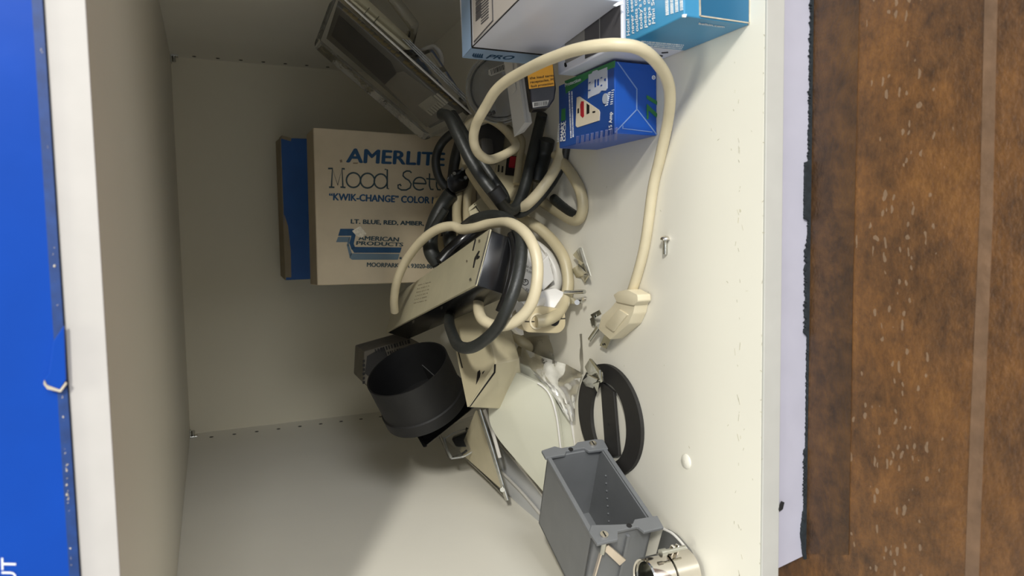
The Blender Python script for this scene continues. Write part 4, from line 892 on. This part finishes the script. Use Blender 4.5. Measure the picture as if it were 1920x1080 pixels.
# loose screw, screw cover cap
sw = root('screw', 'short bright pan head screw lying on the open shelf', 'screw', FL(1247, 460))
a = FL(1247, 446, .0022); b_ = FL(1247, 474, .0014)
dsw = (b_ - a).normalized()
child('screw_head', lathe([(.0003, -.0012), (.0022, -.0008), (.0030, .0002), (.0030, .0010), (.0003, .0010)], a, dsw, 20), M_CHROME, sw, True)
th = [(.0003, 0)]; L = (b_ - a).length
for i in range(12): th += [(.0012, .001 + L * i / 12), (.0015, .001 + L * (i + .5) / 12)]
th += [(.0010, L + .001), (.0003, L + .0012)]
child('threaded_shank', lathe(th, a, dsw, 14), M_STEEL, sw)
c = FL(1287, 865)
link('screw_cover_cap', lathe([(.0003, 0), (.0045, 0), (.0045, .0004), (.0035, .0012), (.0003, .0015)], c, Z, 28), M_CAB, None, True, 'round white screw cover cap set in the open shelf floor', 'screw cap')
c = PP(1466, 949, (0, YF - .0004, 0), Y)
link('debris_chip', slab([(1461, 955), (1466, 940), (1471, 942), (1468, 955), (1462, 959)], (0, YF - .001, 0), Y, .0006), M_DARK, None, False, 'tiny black chip stuck on the pale board under the shelf edge', 'debris')

# ================================================================ GREY OUTLET BOX
G = Matrix(((-.4018, .0466, .9145), (-.9145, -.0715, -.3982), (.0468, -.9964, .0714))); pg = Vector((-.2143, .4590, -.2180)); dg = (.0758, .0429, .0652)
gr = root('electrical_box', 'empty grey plastic electrical box with its open side tilted to the viewer, near the bottom', 'electrical box', (-.205, .41, FZ))
t = .0022
def gl(x, y, z): return pg + G @ Vector((x, y, z))
bm = bmesh.new()
for o_, d_ in (((0, 0, 0), (dg[0], dg[1], t)), ((0, 0, 0), (t, dg[1], dg[2])), ((dg[0] - t, 0, 0), (t, dg[1], dg[2])), ((0, 0, 0), (dg[0], t, dg[2])), ((0, dg[1] - t, 0), (dg[0], t, dg[2]))):
    box(gl(*o_), G, d_, .0004, bm)
child('box_shell', bm, M_GREY, gr)
def gprism(poly, z, th): return prism([gl(x, y, z) for x, y in poly], G @ Vector((0, 0, th)), .0004)
W_ = dg[1]; L_ = dg[0]
child('mounting_ear', gprism([(-.004, -.003), (.004, -.003), (.004, .012), (.001, .014), (.001, .028), (.005, .030), (.006, .045), (-.004, .046), (-.006, .040), (-.006, .026), (-.003, .022), (-.003, .012), (-.006, .008)], dg[2], .0022), M_GREY, gr)
child('mounting_ear', gprism([(L_ - .002, -.002), (L_ - .007, .002), (L_ - .004, .014), (L_ - .001, .028), (L_ - .004, .031), (L_ - .003, .047), (L_ + .007, .046), (L_ + .007, .032), (L_ + .002, .030), (L_ + .002, .016), (L_ + .008, .013), (L_ + .008, -.001)], dg[2], .0022), M_GREY, gr)
child('rim', gprism([(0, -.0015), (L_, -.0015), (L_, .0015), (0, .0015)], dg[2] - .0015, .003), M_GREY, gr)
child('rim', gprism([(0, W_ - .0015), (L_, W_ - .0015), (L_, W_ + .0015), (0, W_ + .0015)], dg[2] - .0015, .003), M_GREY, gr)
for (x, y) in ((-.001, .036), (L_ + .003, .006)):
    s_ = child('cover_screw', cyl(gl(x, y, dg[2] + .001), gl(x, y, dg[2] + .0035), .0026, 18), M_CHROME, gr, True, 'bright slotted screw')
    child('screw_slot', prism([gl(x - .002, y - .0004, dg[2] + .0034), gl(x + .002, y - .0004, dg[2] + .0034), gl(x + .002, y + .0004, dg[2] + .0034), gl(x - .002, y + .0004, dg[2] + .0034)], G @ Vector((0, 0, .0003))), M_DARK, s_)
for (x, y) in ((.0, .018), (L_ + .0, .025)):
    child('screw_hole', cyl(gl(x, y, dg[2] + .0020), gl(x, y, dg[2] + .0024), .0018, 14), M_DARK, gr)
for k in range(9):
    child('moulded_tick', cyl(gl(.016 + .004 * k * .6, W_ - t - .0006, .052 - .005 * k), gl(.017 + .004 * k * .6, W_ - t - .0002, .052 - .005 * k), .0006, 8), M_GREYD, gr)
child('wire_clamp', prism([gl(.056, .020, .004), gl(.066, .016, .004), gl(.064, .028, .006)], G @ Vector((0, 0, .002))), mat('blue_grey_clamp', (86, 104, 116), .5), gr)
child('clamp_pin', cyl(gl(.058, .018, .003), gl(.052, .016, .020), .0007, 8), M_STEEL, gr)
# swing wings on the outside of the near end
child('swing_wing', prism([gl(L_ + .0015, .007, .055), gl(L_ + .0015, .0105, .058), gl(L_ + .0015, .026, .040), gl(L_ + .0015, .022, .036)], G @ Vector((.0018, 0, 0)), .0003), M_BRASS, gr, False, 'pale bare metal wing')
child('swing_wing', prism([gl(L_ + .0015, .006, .056), gl(L_ + .004, .006, .056), gl(L_ + .004, .004, .030), gl(L_ + .0015, .004, .030)], G @ Vector((0, .001, 0)), .0002), M_BRASS, gr)
child('clamp_bolt', cyl(gl(L_ + .003, .007, dg[2]), gl(L_ + .003, .007, .052), .0018, 12), M_STEEL, gr, True)
child('moulded_rib', prism([gl(L_, .024, .002), gl(L_ + .002, .024, .002), gl(L_ + .002, .026, .002), gl(L_, .026, .002)], G @ Vector((0, 0, .058))), M_GREY, gr)

# ================================================================ CHROME CLAMP FITTING
cf = root('pipe_clamp', 'shiny chrome pipe clamp with a tightening screw in the bottom corner beside the grey box', 'pipe clamp', FL(1290, 1085))
base = PZ(1290, 1068, FZ + .0032); rr = .0130; ch = .030
child('clamp_ring', lathe([(rr, .0002), (rr, ch * .52), (rr - .001, ch * .52), (rr - .001, .0002)], base, Z, 56), M_CHROME, cf, True)
child('clamp_ring', lathe([(rr * .98, ch * .56), (rr * .98, ch), (rr * .93, ch + .0015), (rr * .86, ch + .0008), (rr * .9, ch * .56)], base, Z, 56), M_CHROME, cf, True)
child('inner_sleeve', lathe([(rr * .86, .001), (rr * .86, ch * .97), (rr * .80, ch * .97), (rr * .80, .001)], base, Z, 48), M_STEEL, cf, True)
tw = PZ(1262, 1043, FZ + .0165)
child('clamp_lug', prism([tw, tw + Vector((.007, -.003, 0)), tw + Vector((.008, -.001, .001)), tw + Vector((.001, .003, .001))], (0, 0, .0014), .0003), M_CHROME, cf)
child('clamp_lug', prism([tw + Vector((0, 0, -.004)), tw + Vector((.007, -.003, -.003)), tw + Vector((.008, -.001, -.002)), tw + Vector((.001, .003, -.003))], (0, 0, .0012), .0003), M_CHROME, cf)
sc_ = tw + Vector((.0048, -.002, 0))
child('tightening_screw', cyl(sc_ - Z * .007, sc_ + Z * .009, .0015, 14), M_STEEL, cf, True)
child('screw_head', cyl(sc_ + Z * .007, sc_ + Z * .0105, .0024, 14), M_STEEL, cf, True)
bk = root('bracket_plate', 'grey rounded mounting plate lying flat beneath the chrome pipe clamp', 'bracket', FL(1300, 1060))
hz = FZ + .0032
child('plate_body', prism(rounded([PZ(1228, 1046, hz), PZ(1243, 991, hz), PZ(1264, 1004, hz), PZ(1290, 1034, hz), PZ(1300, 1062, hz), PZ(1304, 1130, hz), PZ(1210, 1130, hz)], .003), (0, 0, -.0031), .0006), mat('satin_grey_plate', (136, 136, 134), .25, metal=.6), bk, True)
child('plate_edge', tube([PZ(1243, 991, hz), PZ(1264, 1003, hz), PZ(1290, 1034, hz), PZ(1299, 1062, hz), PZ(1303, 1100, hz)], .0008, 8, 8), M_RACE, bk, True, 'pale rounded edge')
